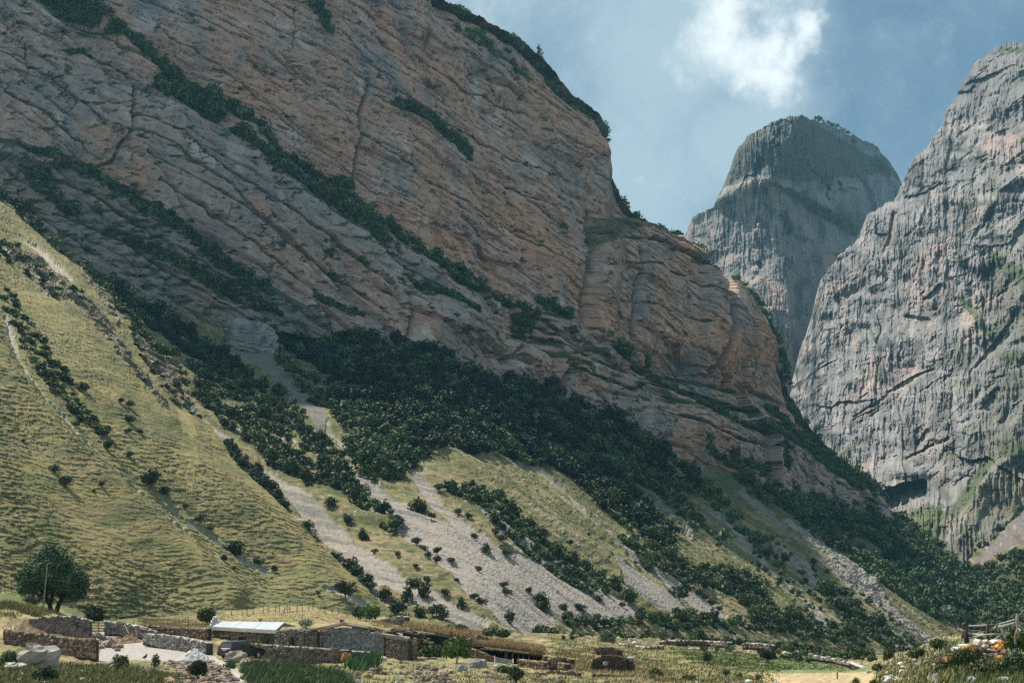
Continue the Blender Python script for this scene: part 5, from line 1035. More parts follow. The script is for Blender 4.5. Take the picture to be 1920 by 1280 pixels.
def turf_roof(root, fr, depth_, th, n=2600, pal=GOLD, rise=0.35, hgt=0.35):
    """front lip points (px, py, Y) of a grown-over roof"""
    P_ = [W(*q) for q in fr]; m_ = MB()
    for a, b in zip(P_[:-1], P_[1:]):
        bk = Vector((0, depth_, rise)); d_ = Vector((0, 0, -th))
        m_.hexa([a+d_, b+d_, b+bk+d_, a+bk+d_, a, b, b+bk, a+bk], (0.20, 0.15, 0.085))
    part(m_, 'turf', M_turf, root)
    g = MB(); L_ = [ (b-a).length for a, b in zip(P_[:-1], P_[1:])]; tot = sum(L_); q = []
    for i in range(n):
        s = RS.rand()*tot; j = 0
        while s > L_[j] and j < len(L_)-1: s -= L_[j]; j += 1
        p = P_[j].lerp(P_[j+1], min(1, s/L_[j])); v = RS.rand()**1.6; q.append((p.x, p.y+v*depth_-0.05, p.z+v*rise-0.03-(0.12*RS.rand() if v < .05 else 0)))
    blades(g, q, n, hgt, pal, (0.45, -0.1)); o = g.build('dry_grass', M_blade, root); o['kind'] = 'stuff'
# long turf roof behind the shrub
h5 = empty('turf_roofed_shed', W(780, 1200, 156)); tag(h5, 'long dark shed under golden dry grass behind the leafy green shrub', 'shed')
turf_roof(h5, [(752, 1176, 158), (790, 1180, 157), (830, 1187, 156), (870, 1192, 155), (898, 1196, 154)], 5.5, 0.35, 3600, rise=0.6)
m_ = MB()
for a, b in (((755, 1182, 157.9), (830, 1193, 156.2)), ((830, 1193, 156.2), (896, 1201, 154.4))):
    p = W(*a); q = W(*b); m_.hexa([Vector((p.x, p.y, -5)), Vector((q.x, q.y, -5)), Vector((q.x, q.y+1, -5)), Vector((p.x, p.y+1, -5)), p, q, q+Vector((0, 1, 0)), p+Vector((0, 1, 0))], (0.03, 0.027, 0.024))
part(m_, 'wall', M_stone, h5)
m_ = MB(); 
for i in range(120): stone(m_, W(752+60*RS.rand(), 1196+26*RS.rand(), 155.5+RS.rand()), (0.4, 0.4, 0.24), BROWNS[RS.randint(4)])
part(m_, 'stonework', M_stone, h5, 'stuff')
m_ = MB(); m_.tube([W(753, 1178.5, 157.7), W(790, 1184, 156.8), W(815, 1188, 156.2)], 0.07, (0.33, 0.31, 0.29), 6); part(m_, 'eave_log', M_wood, h5)
m_ = MB(); m_.box(W(846, 1186.5, 155.5), (0.22, 0.22, 0.5)); part(m_, 'chimney_pipe', M_rust, h5)
# grassed hummock shed end
h6, _ = hstrip('stone_byre', 'small dark mound-shaped byre end between shrub and barn', [(877, 1200, 152), (890, 1193, 151.5), (902, 1190, 151), (915, 1196, 150.5)], [1210, 1210, 1208, 1206], BROWNS, 0.26, cat='shed')
# barn with the open front
h7 = empty('turf_roofed_barn', W(950, 1225, 150)); tag(h7, 'open-fronted barn with timber posts under a thick golden turf roof', 'barn')
turf_roof(h7, [(886, 1206.5, 149), (915, 1209, 148), (950, 1213, 147), (985, 1218, 146), (1010, 1222, 145), (1023, 1226, 144.5)], 4.8, 0.22, 5200, rise=0.50, hgt=0.45)
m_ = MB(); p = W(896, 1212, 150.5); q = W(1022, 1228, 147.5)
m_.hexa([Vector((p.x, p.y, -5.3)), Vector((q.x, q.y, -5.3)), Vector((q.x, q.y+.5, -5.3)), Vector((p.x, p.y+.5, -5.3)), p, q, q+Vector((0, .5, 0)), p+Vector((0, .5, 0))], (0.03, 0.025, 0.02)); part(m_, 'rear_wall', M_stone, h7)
for i, (x_, yt, yb, Y_, r_, c_) in enumerate(((948, 1221, 1237, 147.2, .10, (.20, .10, .06)), (951, 1222, 1236, 147.1, .07, (.17, .09, .05)), (961, 1222, 1238, 146.8, .08, (.19, .10, .06)), (972, 1224, 1239, 146.5, .05, (.10, .09, .07)), (981, 1225, 1240, 146.2, .05, (.13, .11, .08)), (992, 1226, 1241, 146, .06, (.17, .10, .06)), (1000, 1227, 1241, 145.8, .04, (.12, .10, .08)), (1006, 1228, 1241, 145.6, .04, (.10, .09, .08)), (1015, 1229, 1242, 145.3, .07, (.07, .06, .05)))):
    m_ = MB(); m_.tube([W(x_, yb+3, Y_), W(x_+0.3, yt-3, Y_)], [r_*1.1, r_], c_, 6); part(m_, 'post', M_wood, h7)
m_ = MB(); m_.tube([W(900, 1216, 147.6), W(950, 1220, 146.9), W(1018, 1229, 145.2)], 0.10, (0.09, 0.07, 0.05), 6); part(m_, 'beam', M_wood, h7)
for x_ in (914, 922, 940, 955, 968, 982, 996):
    t = (x_-886)/137; y_ = 1213+t*13.5; m_ = MB(); m_.tube([W(x_, y_, 147.1-1.6*t), W(x_, y_-1, 149.5-1.6*t)], 0.11, (0.33, 0.26, 0.17), 7); part(m_, 'rafter_end', M_wood, h7)
wr = empty('dry_stone_wall', W(880, 1235, 149)); tag(wr, 'brown stone wall at the left end of the open barn', 'wall', GWL)
wall_parts(wr, [(W(870, 1215, 150), W(870, 1228, 150).z), (W(885, 1215, 149.3), W(885, 1236, 149).z), (W(900, 1219, 148.5), W(900, 1238, 148).z), (W(925, 1231, 147.5), W(925, 1243, 147).z), (W(930, 1233, 147.3), W(930, 1243, 147).z)], 0.6, 0.24, BROWNS+[(0.33, 0.16, 0.08)], GREYS)
wr = empty('dry_stone_wall', W(1020, 1232, 143)); tag(wr, 'short bank of stones and bleached poles at the right end of the barn', 'wall', GWL)
wall_parts(wr, [(W(1022, 1228, 144.3), W(1022, 1240, 144).z), (W(1045, 1232, 143), W(1045, 1244, 143).z), (W(1072, 1235, 141), W(1072, 1246, 141).z)], 0.7, 0.26, BROWNS, TAN)
# hurdle in front of the barn
hd = empty('wooden_hurdle', W(940, 1245, 141)); tag(hd, 'grey slatted wooden hurdle leaning in front of the open barn', 'hurdle')
for x0, y0, x1, y1, w_ in ((928, 1232.5, 961, 1238.5, .10), (929, 1236, 960, 1241.5, .09), (930, 1240, 958, 1244.5, .09)):
    m_ = MB(); m_.beam(W(x0, y0, 141.2), W(x1, y1, 140.2), 0.05, w_*1.6, (0.34, 0.35, 0.35)); part(m_, 'slat', M_wood, hd)
for x0, y0, x1, y1 in ((927.5, 1229, 928, 1244), (960, 1238, 951, 1254), (962, 1235, 962, 1243)):
    m_ = MB(); m_.tube([W(x0, y0, 140.8), W(x1, y1, 140.2)], 0.06, (0.38, 0.38, 0.36), 6); part(m_, 'post', M_wood, hd)
# low turf hut
h8, _ = hstrip('turf_hut', 'low black stone hut sunk in golden grass right of the barn', [(1112, 1240, 133), (1124, 1232, 132.5), (1142, 1228, 132), (1160, 1230, 131.5), (1178, 1236, 131), (1186, 1246, 131.5)], [1247, 1252, 1255, 1258, 1258, 1256], [(0.075, 0.055, 0.045), (0.10, 0.075, 0.06), (0.055, 0.045, 0.04)], 0.27, cat='hut')
m_ = MB(); m_.hexa([W(1112, 1240, 133), W(1186, 1244, 131.4), W(1186, 1244, 131.4)+Vector((0, 4, 0)), W(1112, 1240, 133)+Vector((0, 4, 0)), W(1128, 1230, 133), W(1166, 1231, 132), W(1170, 1231, 132)+Vector((0, 4, 0)), W(1126, 1230, 133)+Vector((0, 4, 0))], (0.17, 0.13, 0.07)); part(m_, 'turf', M_turf, h8)
m_ = MB(); stone(m_, W(1135, 1243, 131.0), (0.42, 0.3, 0.34), (0.33, 0.31, 0.28)); part(m_, 'pale_block', M_stone, h8)
h9, _ = hstrip('turf_hut', 'dark sunken turf bank of stones behind the low black hut', [(1120, 1217, 150), (1135, 1214, 149), (1150, 1214, 148.5), (1166, 1222, 148)], [1220, 1227, 1229, 1228], [(0.085, 0.06, 0.05), (0.12, 0.09, 0.07)], 0.3, cat='hut')
h10, _ = hstrip('stone_byre', 'bank of dark stones and bleached poles left of the low black hut', [(1030, 1236, 136), (1048, 1231, 135.5), (1062, 1233, 135), (1070, 1240, 135)], [1248, 1250, 1250, 1249], BROWNS, 0.27, cat='shed')

# ------------------------------------------------------------ boulders, heaps
def boulder(label, px, py, wpx, hpx, col, dpt=0.8, group=None, seed=0, cat='boulder', Yoff=0.0, top=None, cols=None, name='boulder'):
    """py = foot of the rock"""
    rs = np.random.RandomState(seed+int(px)); P = gat(px, py); k = P.y/F; bm_V = []; n, m = 18, 12; V = []
    ph = rs.rand(6)*6
    for i in range(m+1):
        v = math.pi*i/m
        for j in range(n):
            u = 2*math.pi*j/n; d = np.array([math.cos(u)*math.sin(v), math.sin(u)*math.sin(v), math.cos(v)])
            d = np.sign(d)*np.abs(d)**0.88
            f = 1+0.16*math.sin(2*u+ph[0])*math.sin(v)+0.10*math.sin(3*u+ph[1]+2*v)+0.08*math.sin(5*v+ph[2]+u)+0.05*rs.randn()
            V.append(d*f)
    V = np.array(V); V *= (1+0.22*fbm(V[:, 0]*1.3+V[:, 2], V[:, 1]*1.3+px, 3, 7))[:, None]; V[:, 0] *= wpx*k*0.5; V[:, 1] *= wpx*k*0.5*dpt; V[:, 2] *= hpx*k*0.62; T = []
    for i in range(m):
        for j in range(n): a = i*n+j; b = i*n+(j+1) % n; T += [(a, a+n, b), (b, a+n, b+n)]
    mb = MB(); c = np.tile(np.array(col, float), (len(V), 1))*(0.8+0.4*rs.rand(len(V)))[:, None]
    if cols is not None: msk = rs.rand(len(V)) < 0.4; c[msk] = np.array(cols)
    V[:, 2] += hpx*k*0.40; mb.add(V, T, c); o = mb.build(name, M_stone, loc=Vector((P.x, P.y, P.z))); tag(o, label, cat, group); return o
BG = 'boulders around the village'
boulder('great pale boulder with a flat top at the far bottom left', 72, 1250, 68, 40, (0.34, 0.30, 0.27), 0.7, BG)
boulder('rounded rock half buried at the foot of the great pale boulder', 25, 1258, 44, 16, (0.36, 0.34, 0.31), 0.8, BG)
boulder('grey-brown boulder directly in front of the parked car', 442, 1243, 38, 22, (0.27, 0.23, 0.20), 0.8, BG)
boulder('small tan boulder among the nettles right of the dirt track', 462, 1252, 26, 14, (0.33, 0.27, 0.20), 0.8, BG)
boulder('large grey pointed boulder on the grass left of the hurdle', 897, 1257, 30, 21, (0.235, 0.235, 0.24), 0.8, BG)
boulder('smaller smooth grey boulder left of the pointed boulder', 866, 1259, 20, 13, (0.24, 0.24, 0.245), 0.8, BG)
boulder('flat pale rock on the grass just right of the pointed boulder', 931, 1254, 18, 7, (0.36, 0.34, 0.31), 0.8, BG)
boulder('white angular rock in the grass below the log hut', 719, 1237, 13, 7, (0.55, 0.55, 0.54), 0.8, BG)
boulder('dark round boulder with an orange lichen top near bottom centre', 709, 1266, 21, 13, (0.10, 0.085, 0.07), 0.8, BG, cols=(0.16, 0.12, 0.08))
boulder('square block with an orange lichen top against the long wall', 649, 1244, 18, 17, (0.24, 0.17, 0.11), 0.8, BG, cols=(0.42, 0.22, 0.05))
boulder('tall leaning pinkish slab against the corner of the ruin', 706, 1228, 12, 21, (0.33, 0.26, 0.23), 0.6, BG)
boulder('pale boulder at the bottom edge below the lichen boulder', 640, 1284, 16, 12, (0.40, 0.33, 0.28), 0.8, BG)
boulder('whitish boulder at the bottom edge right of its pink neighbour', 668, 1286, 18, 13, (0.46, 0.43, 0.38), 0.8, BG)
boulder('brown boulder with a flat pale top in the rubble near bottom centre', 815, 1268, 22, 11, (0.26, 0.20, 0.16), 0.8, BG)
boulder('long bluish stone lying in the grass below the gravel yard', 216, 1256, 20, 9, (0.40, 0.38, 0.38), 0.5, BG)
boulder('sandy rounded rock at the bottom edge left of the dirt track', 318, 1283, 26, 15, (0.34, 0.25, 0.16), 0.9, BG)
boulder('white block at the bottom edge of the tan meadow', 1403, 1283, 13, 9, (0.58, 0.57, 0.55), 0.8, BG)
boulder('grey block with a bush behind at the bottom edge of the meadow', 1455, 1285, 15, 9, (0.32, 0.33, 0.36), 0.8, BG)
boulder('broad pale speckled boulder at the bottom edge right of the meadow', 1671, 1283, 34, 17, (0.42, 0.42, 0.39), 0.8, BG)
boulder('small pale rock at the right tip of the bright meadow', 1631, 1266, 11, 6, (0.45, 0.42, 0.38), 0.8, BG)
boulder('grey rock with a dark hollow beside the meadow corner', 1182, 1238, 17, 6, (0.32, 0.32, 0.33), 0.8, BG)
def heap(name, label, cat, px, py, wpx, hpx, col, seed, rough=0.06, sticks=False, dpt=0.8):
    P = gat(px, py); k = P.y/F; n, m = 40, 14; V = [(0, 0, hpx*k)]; C_ = []; rs = np.random.RandomState(seed)
    for i in range(1, m+1):
        for j in range(n):
            u = 2*math.pi*j/n; r = i/m; z = hpx*k*(1-r**1.15)*(1+rough*4*fbm(np.array(math.cos(u)*r*2), np.array(math.sin(u)*r*2), 3, seed))+rough*hpx*k*rs.randn()*0.4
            V.append((math.cos(u)*r*wpx*k/2, math.sin(u)*r*wpx*k/2*dpt, max(z, 0)-0.25*(i == m)))
    T = [(0, 1+j, 1+(j+1) % n) for j in range(n)]
    for i in range(m-1):
        for j in range(n): a = 1+i*n+j; b = 1+i*n+(j+1) % n; T += [(a, a+n, b), (b, a+n, b+n)]
    mb = MB(); mb.add(V, T, np.tile(np.array(col), (len(V), 1))*(0.85+0.3*rs.rand(len(V)))[:, None]); o = mb.build(name, M_stone, loc=P); tag(o, label, cat); return o
heap('gravel_heap', 'pale cone of gravel at the near end of the yard wall', 'gravel heap', 364, 1239, 72, 25, (0.42, 0.41, 0.40), 5)
heap('earth_mound', 'brown earth mound in the yard with rusty orange stain', 'mound', 243, 1205, 52, 17, (0.27, 0.19, 0.12), 6, 0.12)
heap('orange_clay_heap', 'small heap of orange clay on the left side of the earth mound', 'clay heap', 218, 1205, 30, 8, (0.45, 0.17, 0.07), 7, 0.1)
rp = empty('rock_pile', gat(200, 1212)); tag(rp, 'pile of rough brown rocks at the left edge of the gravel yard', 'rock pile')
for x_, y_, s_ in ((175, 1197, 12), (184, 1195, 11), (190, 1202, 13), (180, 1206, 12), (193, 1210, 12), (200, 1212, 15), (210, 1207, 14), (206, 1214, 15), (216, 1216, 11), (224, 1215, 10), (190, 1216, 11), (199, 1203, 11), (220, 1220, 8), (182, 1213, 9), (172, 1205, 9)):
    P = gat(x_, y_); m_ = MB(); k = P.y/F; stone(m_, (P.x, P.y, P.z+s_*k*0.3), (s_*k*1.2, s_*k*1.1, s_*k*0.85), (0.24, 0.19, 0.16), jit=0.3, sq=0.7); part(m_, 'rock', M_stone, rp)

# ------------------------------------------------------------ car
M_paint = plain('black_car_paint', (0.012, 0.014, 0.020), 0.22, 1, 0.1, 0.0, 0.0, spec=0.6)
M_glass = plain('car_glass', (0.05, 0.075, 0.085), 0.08, 1, 0.1, 0.0, 0.0, spec=0.8)
M_tyre = plain('tyre', (0.02, 0.02, 0.02), 0.9, 4, 0.2); M_lamp = plain('red_tail_lamp', (0.55, 0.03, 0.02), 0.3, 2, 0.1); M_chrome = plain('bright_trim', (0.6, 0.62, 0.64), 0.25, 2, 0.1, 0.8)
def car():
    g = gat(421, 1238); root = empty('parked_car', (g.x, g.y, g.z+0.02), R(58)); tag(root, 'black estate car with red tail lamp parked behind the grey-brown boulder', 'car')
    def q(mb, name, mat, smooth=False, sub=None):
        o = mb.build(name, mat, smooth=smooth); o.parent = sub or root; return o
    # side profile (x along the car from the rear bumper, z up); x runs forward
    low = [(0.0, .42), (0.02, .95), (0.12, 1.02), (3.55, 1.0), (4.35, .86), (4.52, .62), (4.5, .36), (4.0, .24), (.5, .24), (.08, .30)]
    up = [(0.12, 1.02), (.32, 1.50), (.62, 1.60), (1.9, 1.62), (2.55, 1.52), (3.45, 1.0)]
    def prism(prof, w0, w1):
        n = len(prof); zs = [p[1] for p in prof]; z0, z1 = min(zs), max(zs); V = []
        for s in (-1, 1):
            for x, z in prof: wd = w0+(w1-w0)*(z-z0)/(z1-z0); V.append((x, s*wd/2, z))
        V += [(p[0], 0, p[1]) for p in prof[:0]]
        c0 = (sum(p[0] for p in prof)/n, -w0/2, sum(zs)/n); c1 = (c0[0], w0/2, c0[2]); V += [c0, c1]; T = []
        for i in range(n): j = (i+1) % n; T += [(i, j, 2*n), (n+j, n+i, 2*n+1), (i, n+i, n+j), (i, n+j, j)]
        m_ = MB(); m_.add(V, T); return m_
    q(prism(low, 1.70, 1.80), 'body', M_paint); q(prism(up, 1.74, 1.36), 'cabin', M_paint)
    # glass: tailgate pane, side panes, windscreen, each 1 cm proud
    def pane(p, name): m_ = MB(); m_.add(p+[tuple(Vector(v)+Vector((0.012, 0, -0.012))) for v in p], [(0, 1, 2), (0, 2, 3), (4, 6, 5), (4, 7, 6)]); q(m_, name, M_glass)
    pane([(.125, -.70, 1.08), (.125, .70, 1.08), (.285, .60, 1.46), (.285, -.60, 1.46)], 'rear_window')
    pane([(3.32, -.74, 1.09), (3.32, .74, 1.09), (2.62, .60, 1.51), (2.62, -.60, 1.51)], 'windscreen')
    for s in (-1, 1):
        for x0, x1, x2, x3 in ((.45, 1.15, 1.13, .62), (1.22, 2.05, 2.0, 1.2), (2.12, 3.1, 2.5, 2.07)):
            V = []
            for x, z in ((x0, 1.08), (x1, 1.08), (x2, 1.52 if x0 < 2 else 1.48), (x3, 1.52)): wd = 1.74+(1.36-1.74)*(z-1.0)/.62; V.append((x, s*(wd/2+.012), z))
            m_ = MB(); m_.add(V, [(0, 1, 2), (0, 2, 3)]); q(m_, 'side_window', M_glass)
        m_ = MB(); m_.box((.06, s*.74, .98), (.14, .22, .30)); q(m_, 'tail_lamp', M_lamp)
        m_ = MB(); m_.box((4.42, s*.64, .72), (.14, .30, .14)); q(m_, 'headlight', M_chrome)
        m_ = MB(); m_.box((2.75, s*.98, 1.08), (.12, .18, .14)); q(m_, 'wing_mirror', M_paint)
        m_ = MB(); m_.beam((.55, s*.62, 1.66), (2.2, s*.62, 1.67), .04, .04); q(m_, 'roof_rail', M_chrome)
        for x in (.85, 3.55):
            m_ = MB(); m_.tube([(x, s*.68, .33), (x, s*.90, .33)], .33, (.02, .02, .02), 20); wl = q(m_, 'wheel', M_tyre)
            m_ = MB(); m_.tube([(x, s*.895, .33), (x, s*.915, .33)], .20, (.5, .5, .5), 14); q(m_, 'rim', M_chrome, sub=wl)
    m_ = MB(); m_.box((-.02, 0, .50), (.16, 1.72, .26)); q(m_, 'rear_bumper', M_paint)
    m_ = MB(); m_.box((-.01, 0, .86), (.05, .52, .12)); q(m_, 'number_plate', M_chrome)
car()

# ------------------------------------------------------------ poles, posts, fences, gate
def post(label, px, pyt, pyb, r, lean=0.0, col=(0.16, 0.14, 0.12), name='fence_post', cat='post', group=None, Y=None):
    g = onG(px, Y) if Y else gat(px, pyb); k = g.y/F; h_ = (pyb-pyt)*k; m_ = MB(); m_.tube([(0, 0, -0.3), (lean*h_*.5, 0, h_*.5), (lean*h_, 0, h_)], [r*1.1, r, r*.9], col, 6)
    o = m_.build(name, M_wood, loc=g); tag(o, label, cat, group); return o
post('tall bare wooden pole standing in front of the leafy tree', 80, 1065, 1148, 0.09, 0.10, (0.24, 0.22, 0.20), 'utility_pole', 'pole')
def fence(name, label, posts, wires, Y0, Y1, group=None, r=0.05, col=(0.11, 0.10, 0.09)):
    n = len(posts); root = empty(name, onG(posts[0][0], Y0)); tag(root, label, 'fence', group); tops = []
    for i, (x, h_, ln) in enumerate(posts):
        Y_ = Y0+(Y1-Y0)*i/max(1, n-1); g = onG(x, Y_); m_ = MB(); m_.tube([g-Vector((0, 0, .3)), g+Vector((ln*h_, 0, h_))], [r*1.1, r], col, 5); part(m_, 'post', M_wood, root); tops.append((g, Vector((ln*h_, 0, h_))))
    for t in wires:
        m_ = MB(); m_.tube([g+v*t for g, v in tops], 0.008, (0.10, 0.10, 0.10), 3, False); part(m_, 'wire', M_wood, root)
fence('pasture_fence', 'line of dark fence posts on the bank at the far left', [(x, 1.25+.25*(i % 2), .03*(-1)**i) for i, x in enumerate((-12, 2, 9, 22, 40, 49, 54, 64, 70, 78))], (.55, .9), 176, 186, 'pasture fences')
fence('pasture_fence', 'wavering line of thin posts along the hillock behind the metal roof', [(x, .75+.45*((i*37) % 5)/4, (-.25, .1, 0, .3, -.05)[i % 5]) for i, x in enumerate((436, 453, 463, 473, 494, 505, 516, 524, 532, 539, 545, 556, 567, 577, 587, 599, 600.5, 609, 621, 635))], (.5, .85), 205, 214, 'pasture fences')
for lb, x, yt, yb, ln, Y_ in (('upright grey post left of the bush behind the metal-roofed house', 348, 1150, 1168, 0, 172), ('thin post right beside the grey post left of that house', 353, 1147, 1167, .05, 174), ('leaning post above the earth mound', 239, 1142, 1163, .6, 176), ('short upright post behind the wall of large stones', 220, 1133, 1162, -.05, 178), ('tall thin post near the bush above the log hut', 675, 1129, 1158, -.03, 206), ('lone post in the golden grass above the byre', 817, 1168, 1178, 0, 190), ('lone thin post at the bottom edge of the tan meadow', 1570, 1268, 1283, 0, 116)):
    post(lb, x, yt, yb, 0.06, ln, group='single posts around the village', Y=Y_)
gt = empty('field_gate', W(185, 1186, 163)); tag(gt, 'low wooden rail gate between the tall wall and the wall of large stones', 'gate')
for y_ in (1166.5, 1172, 1177, 1182): m_ = MB(); m_.beam(W(167, y_, 160), W(201, y_+1, 164), .04, .09, (0.14, 0.13, 0.11)); part(m_, 'rail', M_wood, gt)
for x_, Y_ in ((169, 160.3), (185, 162), (200, 163.8)): m_ = MB(); m_.tube([W(x_, 1188, Y_), W(x_, 1164, Y_)], .05, (0.12, 0.11, 0.10), 5); part(m_, 'post', M_wood, gt)
lp = MB(); lp.tube([W(233, 1170, 160.5), W(241, 1186, 159.5)], 0.05, (0.40, 0.36, 0.28), 6); tag(lp.build('leaning_pole', M_wood), 'pale pole leaning against the wall of large stones above the mound', 'pole')
# whitewashed figure-like chimney pile at the roof end
wc = empty('white_stone_stack', W(402, 1174, 170)); tag(wc, 'white stack of stones and sacks at the left end of the metal roof', 'stack')
for x_, y_, s_ in ((401, 1172, .8), (406, 1170, .8), (402, 1166, .7), (408, 1165, .6), (403, 1161, .55), (403, 1157, .42), (399, 1174, .6)):
    m_ = MB(); stone(m_, W(x_, y_, 170), (s_, s_, s_*.7), (0.62, 0.60, 0.55)); part(m_, 'stone', M_stone, wc)
# bird on the yard edge
m_ = MB(); g = gat(271, 1238); 
m_.tube([(-.22, 0, .20), (-.05, 0, .27), (.12, 0, .36), (.17, 0, .50), (.21, 0, .58)], [.02, .11, .13, .07, .055], (.03, .03, .035), 7); m_.tube([(.22, 0, .58), (.32, 0, .56)], [.03, .008], (.25, .18, .06), 4)
for s in (-1, 1): m_.tube([(.04, s*.05, .26), (.05, s*.05, 0)], .014, (.2, .15, .08), 4)
tag(m_.build('black_hen', M_leaf, loc=g), 'small black hen standing on the near edge of the gravel yard', 'hen')

# ------------------------------------------------------------ village plants
def near_bush(label, px, py, wpx, hpx, kind, pal, n, seed, size=0.10, name='shrub', cat='shrub', group='shrubs around the village', Y=None):
    g = onG(px, Y) if Y else gat(px, py); k = g.y/F; root = empty(name, g); tag(root, label, cat, group); rs = np.random.RandomState(seed)
    lob = crown_lobes(kind, seed, 16); mb = MB(); leaves(mb, lob, size, n, GRN[pal], rs=rs); V = np.concatenate(mb.V); zt = V[:, 2].max(); rw = np.abs(V[:, 0]).max()
    s = np.array([wpx*k/2/rw*1.05, wpx*k/2/rw, hpx*k/zt]); mb.V = [v*s for v in mb.V]; o = mb.build('foliage', M_leaf); o.parent = root
    t = MB()
    for i in range(4):
        a = rs.rand()*6.28; t.tube([(0, 0, -.1), (math.cos(a)*wpx*k*.15, math.sin(a)*wpx*k*.1, hpx*k*.6)], [.05, .015], (0.09, 0.07, 0.05), 4)
    o = t.build('stem', M_wood); o.parent = root; return root
for a in (('dark bush standing right of the leafy tree above the tall wall', 176, 1166, 44, 38, 'round', 'juniper', 1500, 1), ('thin greyish sapling behind the dark bush near the gate', 196, 1160, 22, 42, 'round', 'broad', 350, 2), ('low green bush under the leafy tree by the bare pole', 60, 1133, 34, 16, 'low', 'broad', 700, 3),
    ('dark leafy bush on the bank at the left end of the metal roof', 388, 1172, 42, 36, 'round', 'broad', 1200, 4), ('bushy saplings growing against the front of the stone house', 505, 1216, 44, 32, 'round', 'lime', 800, 5), ('grey-green willow scrub on the slope behind the stone annex', 574, 1178, 34, 22, 'round', 'grey', 450, 6),
    ('big leafy green shrub in front of the turf-roofed shed', 856, 1242, 56, 52, 'round', 'lime', 2600, 7), ('dark green shrub at the left foot of the turf-roofed shed', 812, 1234, 44, 26, 'low', 'broad', 1100, 8), ('pale green shrub on a stone block right of the log hut', 788, 1232, 30, 15, 'low', 'grey', 600, 9),
    ('round dark bush on the rubble slope left of the dirt track', 372, 1272, 40, 38, 'round', 'juniper', 1800, 10), ('tall weed bush on the near edge of the gravel yard', 290, 1250, 22, 28, 'juniper', 'broad', 500, 11), ('ragged weed bush below the gravel yard', 226, 1262, 40, 32, 'round', 'dry', 700, 12), ('green weeds at the left foot of the great pale boulder', 16, 1246, 44, 30, 'low', 'broad', 800, 13), ('dark shrub in front of the great pale boulder', 86, 1282, 50, 32, 'low', 'juniper', 1500, 14),
    ('low green shrub between the car and the dirt track', 432, 1252, 28, 18, 'low', 'broad', 700, 15), ('dark shrub hiding the corner under the barn wall', 968, 1284, 34, 34, 'round', 'juniper', 1200, 16), ('green shrub in the hollow under the hurdle', 945, 1262, 34, 16, 'low', 'broad', 700, 17),
    ('pale blue-green dome-shaped bush above the turf hut', 1137, 1204, 34, 27, 'low', 'grey', 1200, 18), ('grey-green wispy bush right of the dome-shaped bush', 1244, 1200, 34, 24, 'round', 'grey', 700, 19), ('dark bush on the grass right of the turf hut', 1230, 1270, 30, 26, 'round', 'broad', 1000, 20), ('low clipped-looking green bush at bottom centre', 1291, 1274, 28, 15, 'low', 'broad', 800, 21),
    ('small round dark bush at the near end of the meadow', 1361, 1268, 18, 15, 'round', 'broad', 600, 22), ('thin dry bush just right of the round bush at the meadow end', 1386, 1270, 18, 17, 'round', 'dry', 350, 23), ('small upright bush alone on the tan meadow', 1422, 1274, 15, 13, 'juniper', 'broad', 400, 24), ('dark leaning bush standing in the green meadow', 1327, 1248, 19, 24, 'round', 'juniper', 700, 25),
    ('large dark bush casting a long shadow across the meadow', 1440, 1242, 36, 26, 'round', 'juniper', 1300, 26), ('first of the small bushes under the terrace wall', 1320, 1221, 18, 16, 'round', 'broad', 450, 27), ('second of the small bushes under the terrace wall', 1343, 1221, 19, 14, 'round', 'broad', 450, 28), ('third and widest of the bushes under the terrace wall', 1369, 1225, 26, 16, 'round', 'broad', 600, 29),
    ('tall dark juniper at the right corner of the bright meadow', 1668, 1238, 26, 30, 'juniper', 'juniper', 900, 30), ('rounded dark bush below the right corner juniper', 1648, 1262, 28, 18, 'round', 'juniper', 800, 31), ('bush at the bottom edge left of the broad pale boulder', 1605, 1284, 22, 18, 'round', 'broad', 600, 32), ('second bush at the bottom edge beside the pale boulder', 1640, 1286, 22, 13, 'round', 'broad', 500, 33),
    ('wide green bush on the stony bank left of the dry tuft', 1716, 1240, 44, 26, 'round', 'broad', 1300, 34), ('leafy bush behind the orange stones', 1760, 1222, 40, 26, 'round', 'broad', 1200, 35), ('low wide hazel-like bush at the foot of the scree behind the shed', 858, 1182, 56, 16, 'low', 'broad', 1000, 36), ('low wide bush at the foot of the scree behind the byre', 930, 1192, 62, 18, 'low', 'broad', 1100, 37), ('low wide bush where the big scree meets the ruined wall', 1024, 1186, 56, 18, 'low', 'broad', 1000, 38),
    ('bush growing from the grass above the ruined wall of pale stones', 742, 1160, 44, 20, 'low', 'broad', 900, 39), ('round light green bush behind the gabled ruin', 694, 1164, 46, 34, 'round', 'lime', 1500, 40), ('dark juniper directly behind the gabled ruin roof', 672, 1160, 26, 26, 'juniper', 'juniper', 900, 41)):
    near_bush(*a)
def near_bush_right(*a, **k): return near_bush(*a, **k)
